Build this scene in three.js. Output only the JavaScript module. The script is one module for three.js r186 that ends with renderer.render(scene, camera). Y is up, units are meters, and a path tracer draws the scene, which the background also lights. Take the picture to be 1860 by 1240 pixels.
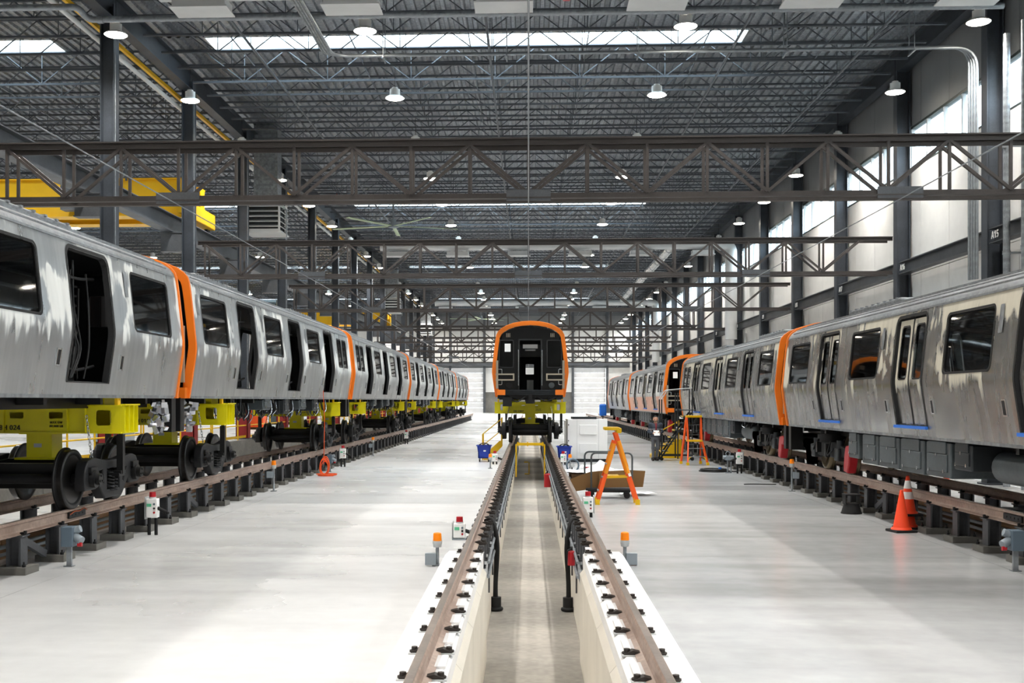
import * as THREE from 'three';
import { mergeGeometries, toCreasedNormals, mergeVertices } from 'three/addons/utils/BufferGeometryUtils.js';
import { RoundedBoxGeometry } from 'three/addons/geometries/RoundedBoxGeometry.js';
import { TextGeometry } from 'three/addons/geometries/TextGeometry.js';
import { FontLoader } from 'three/addons/loaders/FontLoader.js';
import { MarchingCubes } from 'three/addons/objects/MarchingCubes.js';
import { RectAreaLightUniformsLib } from 'three/addons/lights/RectAreaLightUniformsLib.js';
RectAreaLightUniformsLib.init();

// ---------------------------------------------------------------- camera, sky, exposure
const scene = new THREE.Scene(), SKY = 11;
const EYE = 2.32;                                  // eye above the sunken shop floor
const camera = new THREE.PerspectiveCamera(2 * Math.atan(727 / 2060) * 180 / Math.PI, 1986 / 1454, 0.1, 500);
camera.position.set(0, EYE, 0);
camera.rotation.y = Math.atan(93 / 2060);
camera.setViewOffset(1986, 1454, 126, 0, 1860, 1240);   // shifted lens: verticals stay vertical
scene.add(camera);
{                                                   // overcast sky: three times as bright overhead as at the horizon
  const w = 8, h = 64, d = new Float32Array(w * h * 4);
  for (let y = 0; y < h; y++) { const e = ((y + 0.5) / h - 0.5) * Math.PI, k = SKY * (1 + 2 * Math.max(0, Math.sin(e))) / 3; for (let x = 0; x < w; x++) d.set([k * 0.90, k * 0.985, k * 1.04, 1], (y * w + x) * 4); }
  const t = new THREE.DataTexture(d, w, h, THREE.RGBAFormat, THREE.FloatType); t.mapping = THREE.EquirectangularReflectionMapping; t.magFilter = t.minFilter = THREE.LinearFilter; t.colorSpace = THREE.LinearSRGBColorSpace; t.needsUpdate = true;
  scene.background = t;
}
const renderer = new THREE.WebGLRenderer({ antialias: true });
renderer.toneMapping = THREE.LinearToneMapping;
renderer.toneMappingExposure = 1.62;
renderer.shadowMap.enabled = true;
const LAMP_POWER = 115;                             // candela of one high-bay lamp

// ---------------------------------------------------------------- helpers
let seed = 20240611;
const rnd = () => { seed = (Math.imul(seed, 1664525) + 1013904223) >>> 0; return seed / 4294967296; };
const rr = (a, b) => a + (b - a) * rnd();
const V = (x, y, z) => new THREE.Vector3(x, y, z);
const R = Math.PI / 180;
const names = new Map();
function numbered(n) { const k = names.get(n) ?? 0; names.set(n, k + 1); return k ? n + '_' + String(k).padStart(3, '0') : n; }
const ord = (n) => n + (n % 100 > 10 && n % 100 < 14 ? 'th' : ['th', 'st', 'nd', 'rd'][n % 10] ?? 'th');

const ID = new THREE.Matrix4();
function box(w, h, d, x = 0, y = 0, z = 0, ry = 0, rx = 0, rz = 0) {
  const g = new THREE.BoxGeometry(w, h, d);
  if (rx || ry || rz) g.applyMatrix4(new THREE.Matrix4().makeRotationFromEuler(new THREE.Euler(rx, ry, rz, 'YXZ')));
  return g.translate(x, y, z);
}
function rbox(w, h, d, r, x = 0, y = 0, z = 0, ry = 0) { const g = new RoundedBoxGeometry(w, h, d, 2, r); if (ry) g.rotateY(ry); return g.translate(x, y, z); }
function frameTo(g, a, b) {           // geometry along +z of unit placement to run from a to b, centred
  const d = b.clone().sub(a), m = new THREE.Matrix4();
  const up = Math.abs(d.y) > 0.999 * d.length() ? V(1, 0, 0) : V(0, 1, 0);
  const zx = d.clone().normalize(), xx = up.clone().cross(zx).normalize(), yx = zx.clone().cross(xx);
  m.makeBasis(xx, yx, zx).setPosition(a.clone().add(b).multiplyScalar(0.5));
  return g.applyMatrix4(m);
}
const bar = (a, b, w, h = w) => frameTo(new THREE.BoxGeometry(w, h, a.distanceTo(b)), a, b);
const rod = (a, b, r, n = 8, r2 = r) => frameTo(new THREE.CylinderGeometry(r2, r, a.distanceTo(b), n).rotateX(Math.PI / 2), a, b);
const cyl = (r, h, x, y, z, n = 16, r2 = r) => new THREE.CylinderGeometry(r2, r, h, n).translate(x, y, z);
const cylX = (r, h, x, y, z, n = 16, r2 = r) => new THREE.CylinderGeometry(r2, r, h, n).rotateZ(-Math.PI / 2).translate(x, y, z);
const cylZ = (r, h, x, y, z, n = 16, r2 = r) => new THREE.CylinderGeometry(r2, r, h, n).rotateX(Math.PI / 2).translate(x, y, z);
function pipe(pts, r, seg = 24, n = 8, tension = 0.5) { return new THREE.TubeGeometry(new THREE.CatmullRomCurve3(pts.map((p) => p.isVector3 ? p : V(...p)), false, 'catmullrom', tension), seg, r, n, false); }
function bentPipe(pts, bend, r, n = 8) {             // straight runs joined by round bends
  const P = pts.map((p) => V(...p)), path = new THREE.CurvePath();
  let at = P[0];
  for (let i = 1; i < P.length - 1; i++) {
    const a = P[i].clone().add(P[i - 1].clone().sub(P[i]).setLength(bend)), b = P[i].clone().add(P[i + 1].clone().sub(P[i]).setLength(bend));
    if (at.distanceTo(a) > 1e-4) path.add(new THREE.LineCurve3(at, a));
    path.add(new THREE.QuadraticBezierCurve3(a, P[i], b)); at = b;
  }
  path.add(new THREE.LineCurve3(at, P[P.length - 1]));
  const gs = path.curves.map((c) => new THREE.TubeGeometry(c, c.isLineCurve3 ? 1 : 6, r, n, false));
  return merge(gs);
}
function extr(pts, depth, holes = [], bevel = 0) {    // pts in xy, extruded along z, centred
  const s = pts instanceof THREE.Shape ? pts : new THREE.Shape(pts.map((p) => new THREE.Vector2(p[0], p[1])));
  for (const h of holes) s.holes.push(h instanceof THREE.Path ? h : new THREE.Path(h.map((p) => new THREE.Vector2(p[0], p[1]))));
  const g = new THREE.ExtrudeGeometry(s, { depth: depth - 2 * bevel, bevelEnabled: bevel > 0, bevelThickness: bevel, bevelSize: bevel, bevelSegments: 2, curveSegments: 8 });
  return g.translate(0, 0, -depth / 2 + bevel);
}
function rrect(x0, y0, x1, y1, r, Path = THREE.Path) {
  const p = new Path();
  p.moveTo(x0 + r, y0); p.lineTo(x1 - r, y0); p.quadraticCurveTo(x1, y0, x1, y0 + r); p.lineTo(x1, y1 - r); p.quadraticCurveTo(x1, y1, x1 - r, y1);
  p.lineTo(x0 + r, y1); p.quadraticCurveTo(x0, y1, x0, y1 - r); p.lineTo(x0, y0 + r); p.quadraticCurveTo(x0, y0, x0 + r, y0);
  return p;
}
function merge(list) {
  list = list.flat(4).filter(Boolean);
  if (list.length === 1) return list[0];
  const out = list.map((g) => {
    const h = g.index ? g.toNonIndexed() : g.clone();
    for (const k of Object.keys(h.attributes)) if (!['position', 'normal', 'uv'].includes(k)) h.deleteAttribute(k);
    if (!h.attributes.normal) h.computeVertexNormals();
    if (!h.attributes.uv) h.setAttribute('uv', new THREE.Float32BufferAttribute(new Float32Array(h.attributes.position.count * 2), 2));
    return h;
  });
  return mergeGeometries(out, false);
}
function metreUV(g) {                 // uv in metres by the main direction of each face
  if (g.userData.ownUV) return g;
  if (!g.attributes.normal) g.computeVertexNormals();
  const p = g.attributes.position, n = g.attributes.normal, uv = new Float32Array(p.count * 2);
  for (let i = 0; i < p.count; i++) {
    const ax = Math.abs(n.getX(i)), ay = Math.abs(n.getY(i)), az = Math.abs(n.getZ(i));
    if (ay >= ax && ay >= az) { uv[2 * i] = p.getX(i); uv[2 * i + 1] = p.getZ(i); }
    else if (ax >= az) { uv[2 * i] = p.getZ(i); uv[2 * i + 1] = p.getY(i); }
    else { uv[2 * i] = p.getX(i); uv[2 * i + 1] = p.getY(i); }
  }
  g.setAttribute('uv', new THREE.BufferAttribute(uv, 2)); g.userData.ownUV = true;
  return g;
}
function part(name, geo, mat, parent, label) {
  const g = Array.isArray(geo) ? merge(geo) : geo;
  const m = new THREE.Mesh(metreUV(g), mat); m.name = name; m.castShadow = m.receiveShadow = true; parent.add(m);
  if (label) m.userData.label = label;
  return m;
}
function tag(o, label, category, group, kind) { if (label) o.userData.label = label; if (category) o.userData.category = category; if (group) o.userData.group = group; if (kind) o.userData.kind = kind; return o; }
function thing(name, label, category, x = 0, y = 0, z = 0, ry = 0, group) {
  const o = new THREE.Group(); o.name = numbered(name); o.position.set(x, y, z); o.rotation.y = ry; scene.add(o);
  return tag(o, label, category, group);
}
function one(name, geo, mat, label, category, x = 0, y = 0, z = 0, ry = 0, group) {
  const m = part(numbered(name), geo, mat, scene); m.position.set(x, y, z); m.rotation.y = ry; return tag(m, label, category, group);
}
function struct(name, label, category) { const o = new THREE.Group(); o.name = name; scene.add(o); return tag(o, label, category, null, 'structure'); }
function copyOf(o, label, x, y, z, ry = 0, group) {
  const c = o.clone(); c.name = numbered(o.name.replace(/_\d{3}$/, '')); scene.add(c); c.position.set(x, y, z); c.rotation.y = ry;
  c.userData = { label, category: o.userData.category }; if (group ?? o.userData.group) c.userData.group = group ?? o.userData.group;
  return c;
}

// ---------------------------------------------------------------- noise and textures
const HASH = new Uint8Array(65536); { let s = 7; for (let i = 0; i < 65536; i++) { s = (Math.imul(s, 1664525) + 1013904223) >>> 0; HASH[i] = (s ^ (s >>> 13)) >>> 16; } }
const hash2 = (x, y) => HASH[((x & 255) << 8 | (y & 255))] / 255;
function vnoise(x, y, px, py) {       // tileable value noise with periods px, py
  const xi = Math.floor(x), yi = Math.floor(y), fx = x - xi, fy = y - yi, sx = fx * fx * (3 - 2 * fx), sy = fy * fy * (3 - 2 * fy);
  const m = (a, p) => ((a % p) + p) % p;
  const a = hash2(m(xi, px), m(yi, py)), b = hash2(m(xi + 1, px), m(yi, py)), c = hash2(m(xi, px), m(yi + 1, py)), d = hash2(m(xi + 1, px), m(yi + 1, py));
  return (a + (b - a) * sx) * (1 - sy) + (c + (d - c) * sx) * sy;
}
function fbm(u, v, nx, ny, oct) { let s = 0, a = 0.5, t = 0; for (let o = 0; o < oct; o++) { s += a * vnoise(u * nx + o * 17, v * ny + o * 31, nx, ny); t += a; a *= 0.5; nx *= 2; ny *= 2; } return s / t; }
function tex(w, h, f, metresX, metresY, srgb = true) {
  const d = new Uint8Array(w * h * 4), c = [0, 0, 0];
  for (let y = 0; y < h; y++) for (let x = 0; x < w; x++) {
    f(x / w, y / h, c); const i = (y * w + x) * 4;
    d[i] = Math.max(0, Math.min(255, c[0])); d[i + 1] = Math.max(0, Math.min(255, c[1])); d[i + 2] = Math.max(0, Math.min(255, c[2])); d[i + 3] = 255;
  }
  const t = new THREE.DataTexture(d, w, h); t.wrapS = t.wrapT = THREE.RepeatWrapping; t.magFilter = THREE.LinearFilter; t.minFilter = THREE.LinearMipmapLinearFilter; t.generateMipmaps = true;
  if (srgb) t.colorSpace = THREE.SRGBColorSpace;
  t.repeat.set(1 / metresX, 1 / metresY); t.needsUpdate = true;
  return t;
}
const ss = (a, b, x) => { const t = Math.min(1, Math.max(0, (x - a) / (b - a))); return t * t * (3 - 2 * t); };
const lerp = (a, b, t) => a + (b - a) * t;

const floorMap = tex(1024, 1024, (u, v, c) => {
  const big = fbm(u, v, 3, 4, 5), fine = fbm(u, v, 90, 90, 3), trowel = fbm(u, v, 5, 40, 4);
  const stain = ss(0.5, 0.85, fbm(u + 0.37, v + 0.11, 4, 9, 6));
  const k = 204 + (big - 0.5) * 34 + (trowel - 0.5) * 24 + (fine - 0.5) * 12 - stain * 26;
  c[0] = k * 0.995; c[1] = k; c[2] = k;
}, 16, 16);
const floorRough = tex(512, 512, (u, v, c) => { const k = 150 + (fbm(u, v, 4, 5, 5) - 0.5) * 60; c[0] = c[1] = c[2] = k; }, 16, 16, false);
const concreteMap = tex(512, 512, (u, v, c) => {
  const k = 172 + (fbm(u, v, 4, 4, 6) - 0.5) * 60 + (fbm(u, v, 60, 60, 2) - 0.5) * 22; c[0] = k; c[1] = k * 0.985; c[2] = k * 0.96;
}, 4, 4);
const wearMap = tex(512, 512, (u, v, c) => { const k = 236 + (fbm(u, v, 6, 6, 6) - 0.5) * 18; c[0] = c[1] = c[2] = k; }, 3, 3);
const roughMap = tex(256, 256, (u, v, c) => { const k = 128 + (fbm(u, v, 6, 6, 5) - 0.5) * 120; c[0] = c[1] = c[2] = k; }, 2, 2, false);
const steelMap = tex(512, 512, (u, v, c) => {
  const k = 205 + (fbm(u, v, 5, 5, 5) - 0.5) * 60 + (fbm(u, v, 80, 80, 2) - 0.5) * 20; c[0] = k; c[1] = k; c[2] = k;
}, 2.2, 2.2);
const rustMap = tex(512, 512, (u, v, c) => {
  const k = fbm(u, v, 4, 4, 6), f = fbm(u, v, 70, 70, 3); const b = 176 + (k - 0.5) * 70 + (f - 0.5) * 36;
  c[0] = b; c[1] = b * lerp(0.84, 0.92, k); c[2] = b * lerp(0.75, 0.86, k);
}, 3, 3);
const timberMap = tex(512, 512, (u, v, c) => {
  const g = fbm(u, v, 3, 60, 4), k = 150 + (g - 0.5) * 80 + (fbm(u, v, 4, 4, 4) - 0.5) * 40; c[0] = k; c[1] = k * 0.87; c[2] = k * 0.74;
}, 2, 0.6);
const galvMap = tex(512, 512, (u, v, c) => { const k = 178 + (fbm(u, v, 24, 24, 3) - 0.5) * 70; c[0] = k * 0.98; c[1] = k; c[2] = k * 1.02; }, 2, 2);

// railcar skin: brushed stainless steel with remains of the protective film and its glue
function skin(base, film, amount, off, metal, rough) {
  const mask = new Float32Array(2048 * 512);
  const map = tex(2048, 512, (u, v, c) => {
    const s = v * 3.2;                                    // metres up the side
    const brush = (fbm(u, v, 400, 4, 3) - 0.5) * 16 + (fbm(u, v, 10, 6, 4) - 0.5) * 20;
    const streak = fbm(u + off, v, 150, 5, 4);
    const zone = ss(0.80, 1.02, s + (streak - 0.5) * 0.9);
    const n = fbm(u + off, v + off, 22, 4, 4) * 0.6 + fbm(u + off, v, 120, 14, 4) * 0.16 + streak * 0.24;
    const m = ss(0.505 - amount, 0.555 - amount, n) * zone;
    const m2 = ss(0.40, 0.66, fbm(u + off * 2, v, 70, 3, 4)) * 0.2;
    mask[Math.round(v * 512) * 2048 + Math.round(u * 2048)] = m;
    for (let k = 0; k < 3; k++) c[k] = lerp(lerp(base[k] + brush, film[k], m2), film[k] + (streak - 0.5) * 30, m * 0.85);
  }, 19.4, 3.2);
  const orm = tex(2048, 512, (u, v, c) => { const m = mask[Math.round(v * 512) * 2048 + Math.round(u * 2048)]; c[0] = 255; c[1] = 255 * lerp(rough + (fbm(u, v, 120, 3, 3) - 0.5) * 0.25, 0.7, m * 0.8); c[2] = 255 * lerp(metal, 0.1, m * 0.85); }, 19.4, 3.2, false);
  return { map, roughnessMap: orm, metalnessMap: orm };
}
const skinLeft = skin([178, 182, 184], [232, 234, 230], 0.02, 0.13, 0.72, 0.34), skinRight = skin([158, 158, 157], [212, 206, 186], -0.006, 0.61, 0.85, 0.26);

function mat(color, rough = 0.6, metal = 0, o = {}) { return new THREE.MeshStandardMaterial({ color, roughness: rough, metalness: metal, ...o }); }
const M = {
  floor: new THREE.MeshPhysicalMaterial({ color: 0xffffff, map: floorMap, roughness: 0.5, roughnessMap: floorRough, metalness: 0, specularIntensity: 1 }),
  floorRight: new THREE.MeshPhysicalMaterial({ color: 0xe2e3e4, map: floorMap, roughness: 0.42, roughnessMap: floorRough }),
  pitFloor: mat(0xf2efe9, 0.8, 0, { map: concreteMap }),
  concrete: mat(0xf0efec, 0.85, 0, { map: concreteMap }),
  concretePale: mat(0xffffff, 0.8, 0, { map: wearMap }),
  concreteGrey: mat(0xb6b6b3, 0.9, 0, { map: concreteMap }),
  pitPaint: mat(0xe9e3d6, 0.7, 0, { map: wearMap }),
  pedestal: mat(0x64666a, 0.55, 0.2, { map: steelMap }),
  pad: mat(0xa2a29e, 0.9, 0, { map: concreteMap }),
  column: mat(0x4e555e, 0.5, 0.2, { map: steelMap }),
  truss: mat(0x554f4c, 0.55, 0.2, { map: steelMap }),
  joist: mat(0x6f767e, 0.5, 0.2, { map: steelMap }),
  deck: mat(0xd2d6da, 0.38, 0.6, { map: galvMap }),
  girder: mat(0x6d7176, 0.5, 0.2, { map: steelMap }),
  panel: mat(0xf4f3ef, 0.55, 0, { map: wearMap }),
  panelGrey: mat(0x8a8c8e, 0.6, 0.1, { map: wearMap }),
  doorWhite: mat(0xfbfbfb, 0.5, 0, { map: wearMap }),
  frame: mat(0x39413f, 0.5, 0.3),
  galv: mat(0xd8dcde, 0.42, 0.6, { map: galvMap, roughnessMap: null }),
  duct: mat(0xe8eaea, 0.5, 0.3, { map: wearMap }),
  rail: mat(0xffffff, 0.42, 0.3, { map: rustMap }),
  railTop: mat(0xb9aca2, 0.3, 0.7, { map: steelMap }),
  timber: mat(0xc9b294, 0.85, 0, { map: timberMap }),
  yellow: mat(0xf4c400, 0.42, 0, { map: wearMap }),
  craneYellow: mat(0xfcc200, 0.45, 0, { map: wearMap }),
  acid: mat(0xeee200, 0.4, 0, { map: wearMap }),
  black: mat(0x17181a, 0.45, 0.2, { map: steelMap }),
  cast: mat(0x2a2b2e, 0.55, 0.35, { map: steelMap }),
  clip: mat(0x4d4743, 0.55, 0.4, { map: steelMap }),
  rubber: mat(0x151516, 0.8),
  cable: mat(0x101011, 0.5),
  tread: mat(0x4c4a49, 0.3, 0.75, { map: steelMap }),
  wheelBrass: mat(0x8c7c60, 0.35, 0.75, { map: steelMap }),
  orange: mat(0xff8420, 0.35, 0, { map: wearMap }),
  orangeCone: mat(0xff4b1e, 0.6),
  ladder: mat(0xf25a13, 0.45),
  ladderAmber: mat(0xf79a1c, 0.45),
  amber: mat(0xff8a00, 0.3),
  red: mat(0xb01622, 0.35),
  redDark: mat(0x8e1a1c, 0.5, 0, { map: wearMap }),
  blue: mat(0x17379c, 0.45),
  blueBright: mat(0x1f6fd6, 0.5),
  tape: mat(0x2f74d8, 0.5),
  white: mat(0xf3f3f1, 0.5),
  paper: mat(0xf7f7f4, 0.8),
  greyBox: mat(0x8d979e, 0.5, 0.1),
  greyPlastic: mat(0xb9bcbd, 0.6),
  slate: mat(0x5b6b78, 0.5),
  cardboard: mat(0x86653c, 0.9, 0, { map: wearMap }),
  plastic: mat(0xf6f7f8, 0.35),
  chrome: mat(0xd2d4d5, 0.25, 0.9),
  beige: mat(0xb9ac98, 0.5, 0.3, { map: wearMap }),
  equip: mat(0x6b7478, 0.5, 0.35, { map: steelMap }),
  equipDark: mat(0x3a3f43, 0.5, 0.3, { map: steelMap }),
  foil: mat(0xd8dbe0, 0.25, 0.9),
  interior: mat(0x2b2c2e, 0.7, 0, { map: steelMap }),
  skinLeft: mat(0xffffff, 1, 1, skinLeft),
  skinRight: mat(0xffffff, 1, 1, skinRight),
  roofMetal: mat(0xd4d6d6, 0.42, 0.5, { map: galvMap }),
  gasket: mat(0x111213, 0.6),
  glass: new THREE.MeshPhysicalMaterial({ color: 0x6f7678, roughness: 0.03, metalness: 0, transmission: 1, thickness: 0, ior: 1.5 }),
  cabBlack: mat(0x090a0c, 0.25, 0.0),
  daylight: new THREE.MeshPhysicalMaterial({ color: 0xf4fbff, roughness: 0.05, metalness: 0, transmission: 1, thickness: 0, ior: 1.5 }),
  lampHousing: mat(0xe4e4e0, 0.5, 0.1),
  lampFace: mat(0xffffff, 0.5, 0, { emissive: 0xfff4e2, emissiveIntensity: 30 }),
  vest: mat(0x39414e, 0.85),
  hair: mat(0x17130f, 0.8),
  letter: mat(0x23230a, 0.7),
  letterWhite: mat(0xe6e6e2, 0.7),
};
const font = await new FontLoader().loadAsync('fonts/droid/droid_sans_bold.typeface.json');
function text(s, size, depth = 0.006) {
  const g = new TextGeometry(s, { font, size, depth, curveSegments: 3, bevelEnabled: false }); g.computeBoundingBox();
  const b = g.boundingBox; return g.translate(-(b.min.x + b.max.x) / 2, -(b.min.y + b.max.y) / 2, 0);
}
// ================================================================ THE HALL
const Z0 = -30, Z1 = 148;                 // near and far end of the hall, metres in front of the eye
const XL = -12, XR = 12.6, WALL_R = 13.1, HALL_L = -38, DECK = 14.4, RAIL_Y = 0.70;
const LEFT_X = -7.62, RIGHT_X = 7.85, MID_X = 0.065;
const bays = []; for (let k = -7; k <= 15; k++) { const z = 32.0 + 7.62 * k; if (z < 146) bays.push(z); }

// ---- sunken floor: slabs with saw-cut joints, pit down the middle
const PIT_L = -0.54, PIT_R = 0.65, PIT_Y = -0.73;
{
  const fl = struct('floor', 'pale polished concrete floor of the sunken work area', 'floor');
  const xs = [-11.7, -6.2, PIT_L], xs2 = [PIT_R, 6.6, WALL_R];
  const bits = [...xs.slice(0, -1).map((a, i) => [a, xs[i + 1]]), ...xs2.slice(0, -1).map((a, i) => [a, xs2[i + 1]])];
  for (const [a, b] of bits) for (let z = 4; z < 134; z += 13) {
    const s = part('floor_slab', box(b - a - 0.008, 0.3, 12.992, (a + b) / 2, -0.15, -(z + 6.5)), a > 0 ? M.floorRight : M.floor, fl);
  }
  // slope up to track level at the far end, and the upper floor by the doors
  for (const [a, b] of [[-11.7, WALL_R]]) {
    part('floor_ramp', extr([[-134, -0.3], [-141, -0.3], [-141, 0.70], [-134, 0]].map(([z, y]) => [z, y]), b - a).rotateY(-Math.PI / 2).translate((a + b) / 2, 0, 0), M.floor, fl);
    part('floor_slab', box(b - a, 0.3, Z1 - 141, (a + b) / 2, 0.55, -(141 + Z1) / 2), M.floor, fl);
  }
  // upper floor by the camera
  part('floor_slab', box(WALL_R + 11.7, 0.3, 4 - Z0, (WALL_R - 11.7) / 2, 0.53, -(4 + Z0) / 2), M.floor, fl);
  // pit
  part('pit_floor', box(PIT_R - PIT_L + 0.6, 0.2, 134 - 4, (PIT_L + PIT_R) / 2, PIT_Y - 0.1, -69), M.pitFloor, fl);
  for (const s of [-1, 1]) part('pit_wall', box(0.3, 0.43, 130, s < 0 ? PIT_L - 0.15 : PIT_R + 0.15, -0.515, -69), M.pitPaint, fl);
  for (const s of [-1, 1]) part('pit_wall', box(0.3, 0.3, 120.4, s < 0 ? PIT_L - 0.142 : PIT_R + 0.142, -0.16, -73.8), M.pitPaint, fl);
  part('pit_end_wall', box(1.8, 0.72, 0.3, MID_X, -0.37, -133.8), M.pitPaint, fl);
  // left upper floor behind the retaining wall
  part('upper_floor', box(11.7 - 0.008 - HALL_L - 23.4 + 0, 0.3, Z1 - 4, (HALL_L - 11.7) / 2, 0.55, -(Z1 + 4) / 2), M.floor, fl);
}
{
  const w = struct('wall_low_retaining', 'grey concrete retaining wall of the raised floor behind the left train', 'wall');
  for (let z = 4; z < 140; z += 7.62) part('concrete_panel', box(0.2, 0.70, 7.59, -11.8, 0.35, -(z + 3.81)), M.concreteGrey, w);
}
// ---- concrete curbs that carry the middle rails near the camera
{
  for (const [s, n] of [[-1, 'left'], [1, 'right']]) {
    const a = s < 0 ? PIT_L : PIT_R, b = s < 0 ? -1.0 : 1.13;
    const c = thing('rail_curb', 'white concrete curb under the ' + n + ' middle rail', 'curb', 0, 0, 0);
    const g = extr([[a, PIT_Y + 0.3], [b, PIT_Y + 0.3], [b, 0.47], [b - s * 0.05, 0.515], [a + s * 0.04, 0.515], [a, 0.48]], 9.5);
    part('curb_body', g.translate(0, 0, -8.85), M.concretePale, c);
    // upright fins with shallow bays between them on the pit side
    for (let i = 0; i < 5; i++) part('curb_fin', extr([[a, PIT_Y], [a - s * 0.05, PIT_Y], [a - s * 0.05, 0.30], [a, 0.36]], 1.61).translate(0, 0, -(6.0 + i * 1.62)), M.pitPaint, c);
  }
}

// ---- roof: corrugated deck on bar joists, skylight slots
const skylights = [38.1, 70.16, 102.2, 134.3];
{
  const ce = struct('ceiling', 'dark steel roof of corrugated deck on open bar joists', 'ceiling');
  const pitch = 0.305, dep = 0.075;
  function deckPiece(x0, x1, z0, z1) {
    const n = Math.round((x1 - x0) / pitch), pr = [];
    for (let i = 0; i < n; i++) { const x = x0 + i * (x1 - x0) / n, p = (x1 - x0) / n; pr.push([x, 0], [x + p * 0.34, 0], [x + p * 0.46, dep], [x + p * 0.88, dep]); }
    pr.push([x1, 0]);
    const pos = [], idx = [];
    pr.forEach(([x, y]) => pos.push(x, DECK + y, -z0, x, DECK + y, -z1));
    for (let i = 0; i < pr.length - 1; i++) idx.push(2 * i, 2 * i + 1, 2 * i + 2, 2 * i + 1, 2 * i + 3, 2 * i + 2);
    const g = new THREE.BufferGeometry(); g.setAttribute('position', new THREE.Float32BufferAttribute(pos, 3)); g.setIndex(idx);
    const h = g.toNonIndexed(); h.computeVertexNormals();
    part('deck_sheet', h, M.deck, ce);
  }
  const SX = [-10.8, 7.2], SL = [-34, -16];
  let z = Z0;
  for (const s of [...skylights, null]) {
    const e = s ? s - 0.75 : Z1 + 0.4;
    deckPiece(HALL_L - 0.4, WALL_R + 0.4, z, e);
    if (s) {
      deckPiece(HALL_L - 0.4, SL[0], s - 0.75, s + 0.75); deckPiece(SL[1], SX[0], s - 0.75, s + 0.75); deckPiece(SX[1], WALL_R + 0.4, s - 0.75, s + 0.75);
      z = s + 0.75;
    }
  }
  part('roof_topping', [Z0, ...skylights.map((s) => s + 0.75)].map((a, i) => { const b = i < skylights.length ? skylights[i] - 0.75 : Z1 + 0.4; return box(WALL_R - HALL_L + 0.8, 0.1, b - a, (WALL_R + HALL_L) / 2, DECK + 0.14, -(a + b) / 2); }), M.concreteGrey, ce);
  part('roof_topping', skylights.map((s) => [box(SX[0] - SL[1], 0.1, 1.5, (SX[0] + SL[1]) / 2, DECK + 0.14, -s), box(WALL_R + 0.4 - SX[1], 0.1, 1.5, (WALL_R + 0.4 + SX[1]) / 2, DECK + 0.14, -s), box(SL[0] - HALL_L + 0.4, 0.1, 1.5, (SL[0] + HALL_L - 0.4) / 2, DECK + 0.14, -s)]), M.concreteGrey, ce);
  // joists: one mesh each
  function joistGeo(x0, x1, spacing = 1.42) {
    const g = [], top = DECK - 0.03, bot = DECK - 1.12, n = Math.round((x1 - x0 - 1.6) / spacing / 2) * 2, p = (x1 - x0 - 1.6) / n;
    for (const s of [-1, 1]) g.push(box(x1 - x0, 0.06, 0.03, (x0 + x1) / 2, top, s * 0.03), box(x1 - x0 - 0.9, 0.06, 0.03, (x0 + x1) / 2, bot, s * 0.03));
    for (let i = 0; i < n; i++) { const a = x0 + 0.8 + i * p, up = i % 2 === 0; g.push(bar(V(a, up ? top : bot, 0), V(a + p, up ? bot : top, 0), 0.03)); if (!up) g.push(bar(V(a, bot, 0), V(a, top, 0), 0.022)); }
    return metreUV(merge(g));
  }
  const main = joistGeo(XL, XR), left = joistGeo(HALL_L, XL);
  for (let i = 0, zz = 30.2 - 34 * 1.6875; zz < Z1 - 0.5; i++, zz += 1.6875) {
    part('joist', main, M.joist, ce).position.z = -zz;
    part('joist', left, M.joist, ce).position.z = -zz;
  }
  for (const x of [-9, -5.4, -1.8, 1.8, 5.4, 9.2]) { part('bridging', [box(0.03, 0.03, 124, x, DECK - 1.09, -86), ], M.joist, ce); }
  for (const x of [-31, -25, -18.5]) part('bridging', box(0.03, 0.03, 124, x, DECK - 1.09, -86), M.joist, ce);
  // skylights as windows in the roof
  let wn = 1;
  for (const s of skylights) for (const [a, b] of [SX, SL]) {
    const w = struct('window_' + (wn++), 'long narrow skylight strip in the dark roof', 'skylight');
    part('curb_frame', [box(b - a, 0.3, 0.06, (a + b) / 2, DECK + 0.15, -(s - 0.75)), box(b - a, 0.3, 0.06, (a + b) / 2, DECK + 0.15, -(s + 0.75)), box(0.06, 0.3, 1.5, a, DECK + 0.15, -s), box(0.06, 0.3, 1.5, b, DECK + 0.15, -s)], M.panel, w);
    for (let k = 0; k < 6; k++) { const q = (b - a) / 6; part('pane', box(q - 0.06, 0.012, 1.44, a + q * (k + 0.5), DECK + 0.28, -s), M.daylight, w); }
  }
}
// ---- outside ground
part('ground_outside', box(700, 0.2, 700, 0, -1.2, -60), M.concreteGrey, scene).userData = { label: 'plain pale yard outside the hall', category: 'ground', kind: 'structure' };

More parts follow.
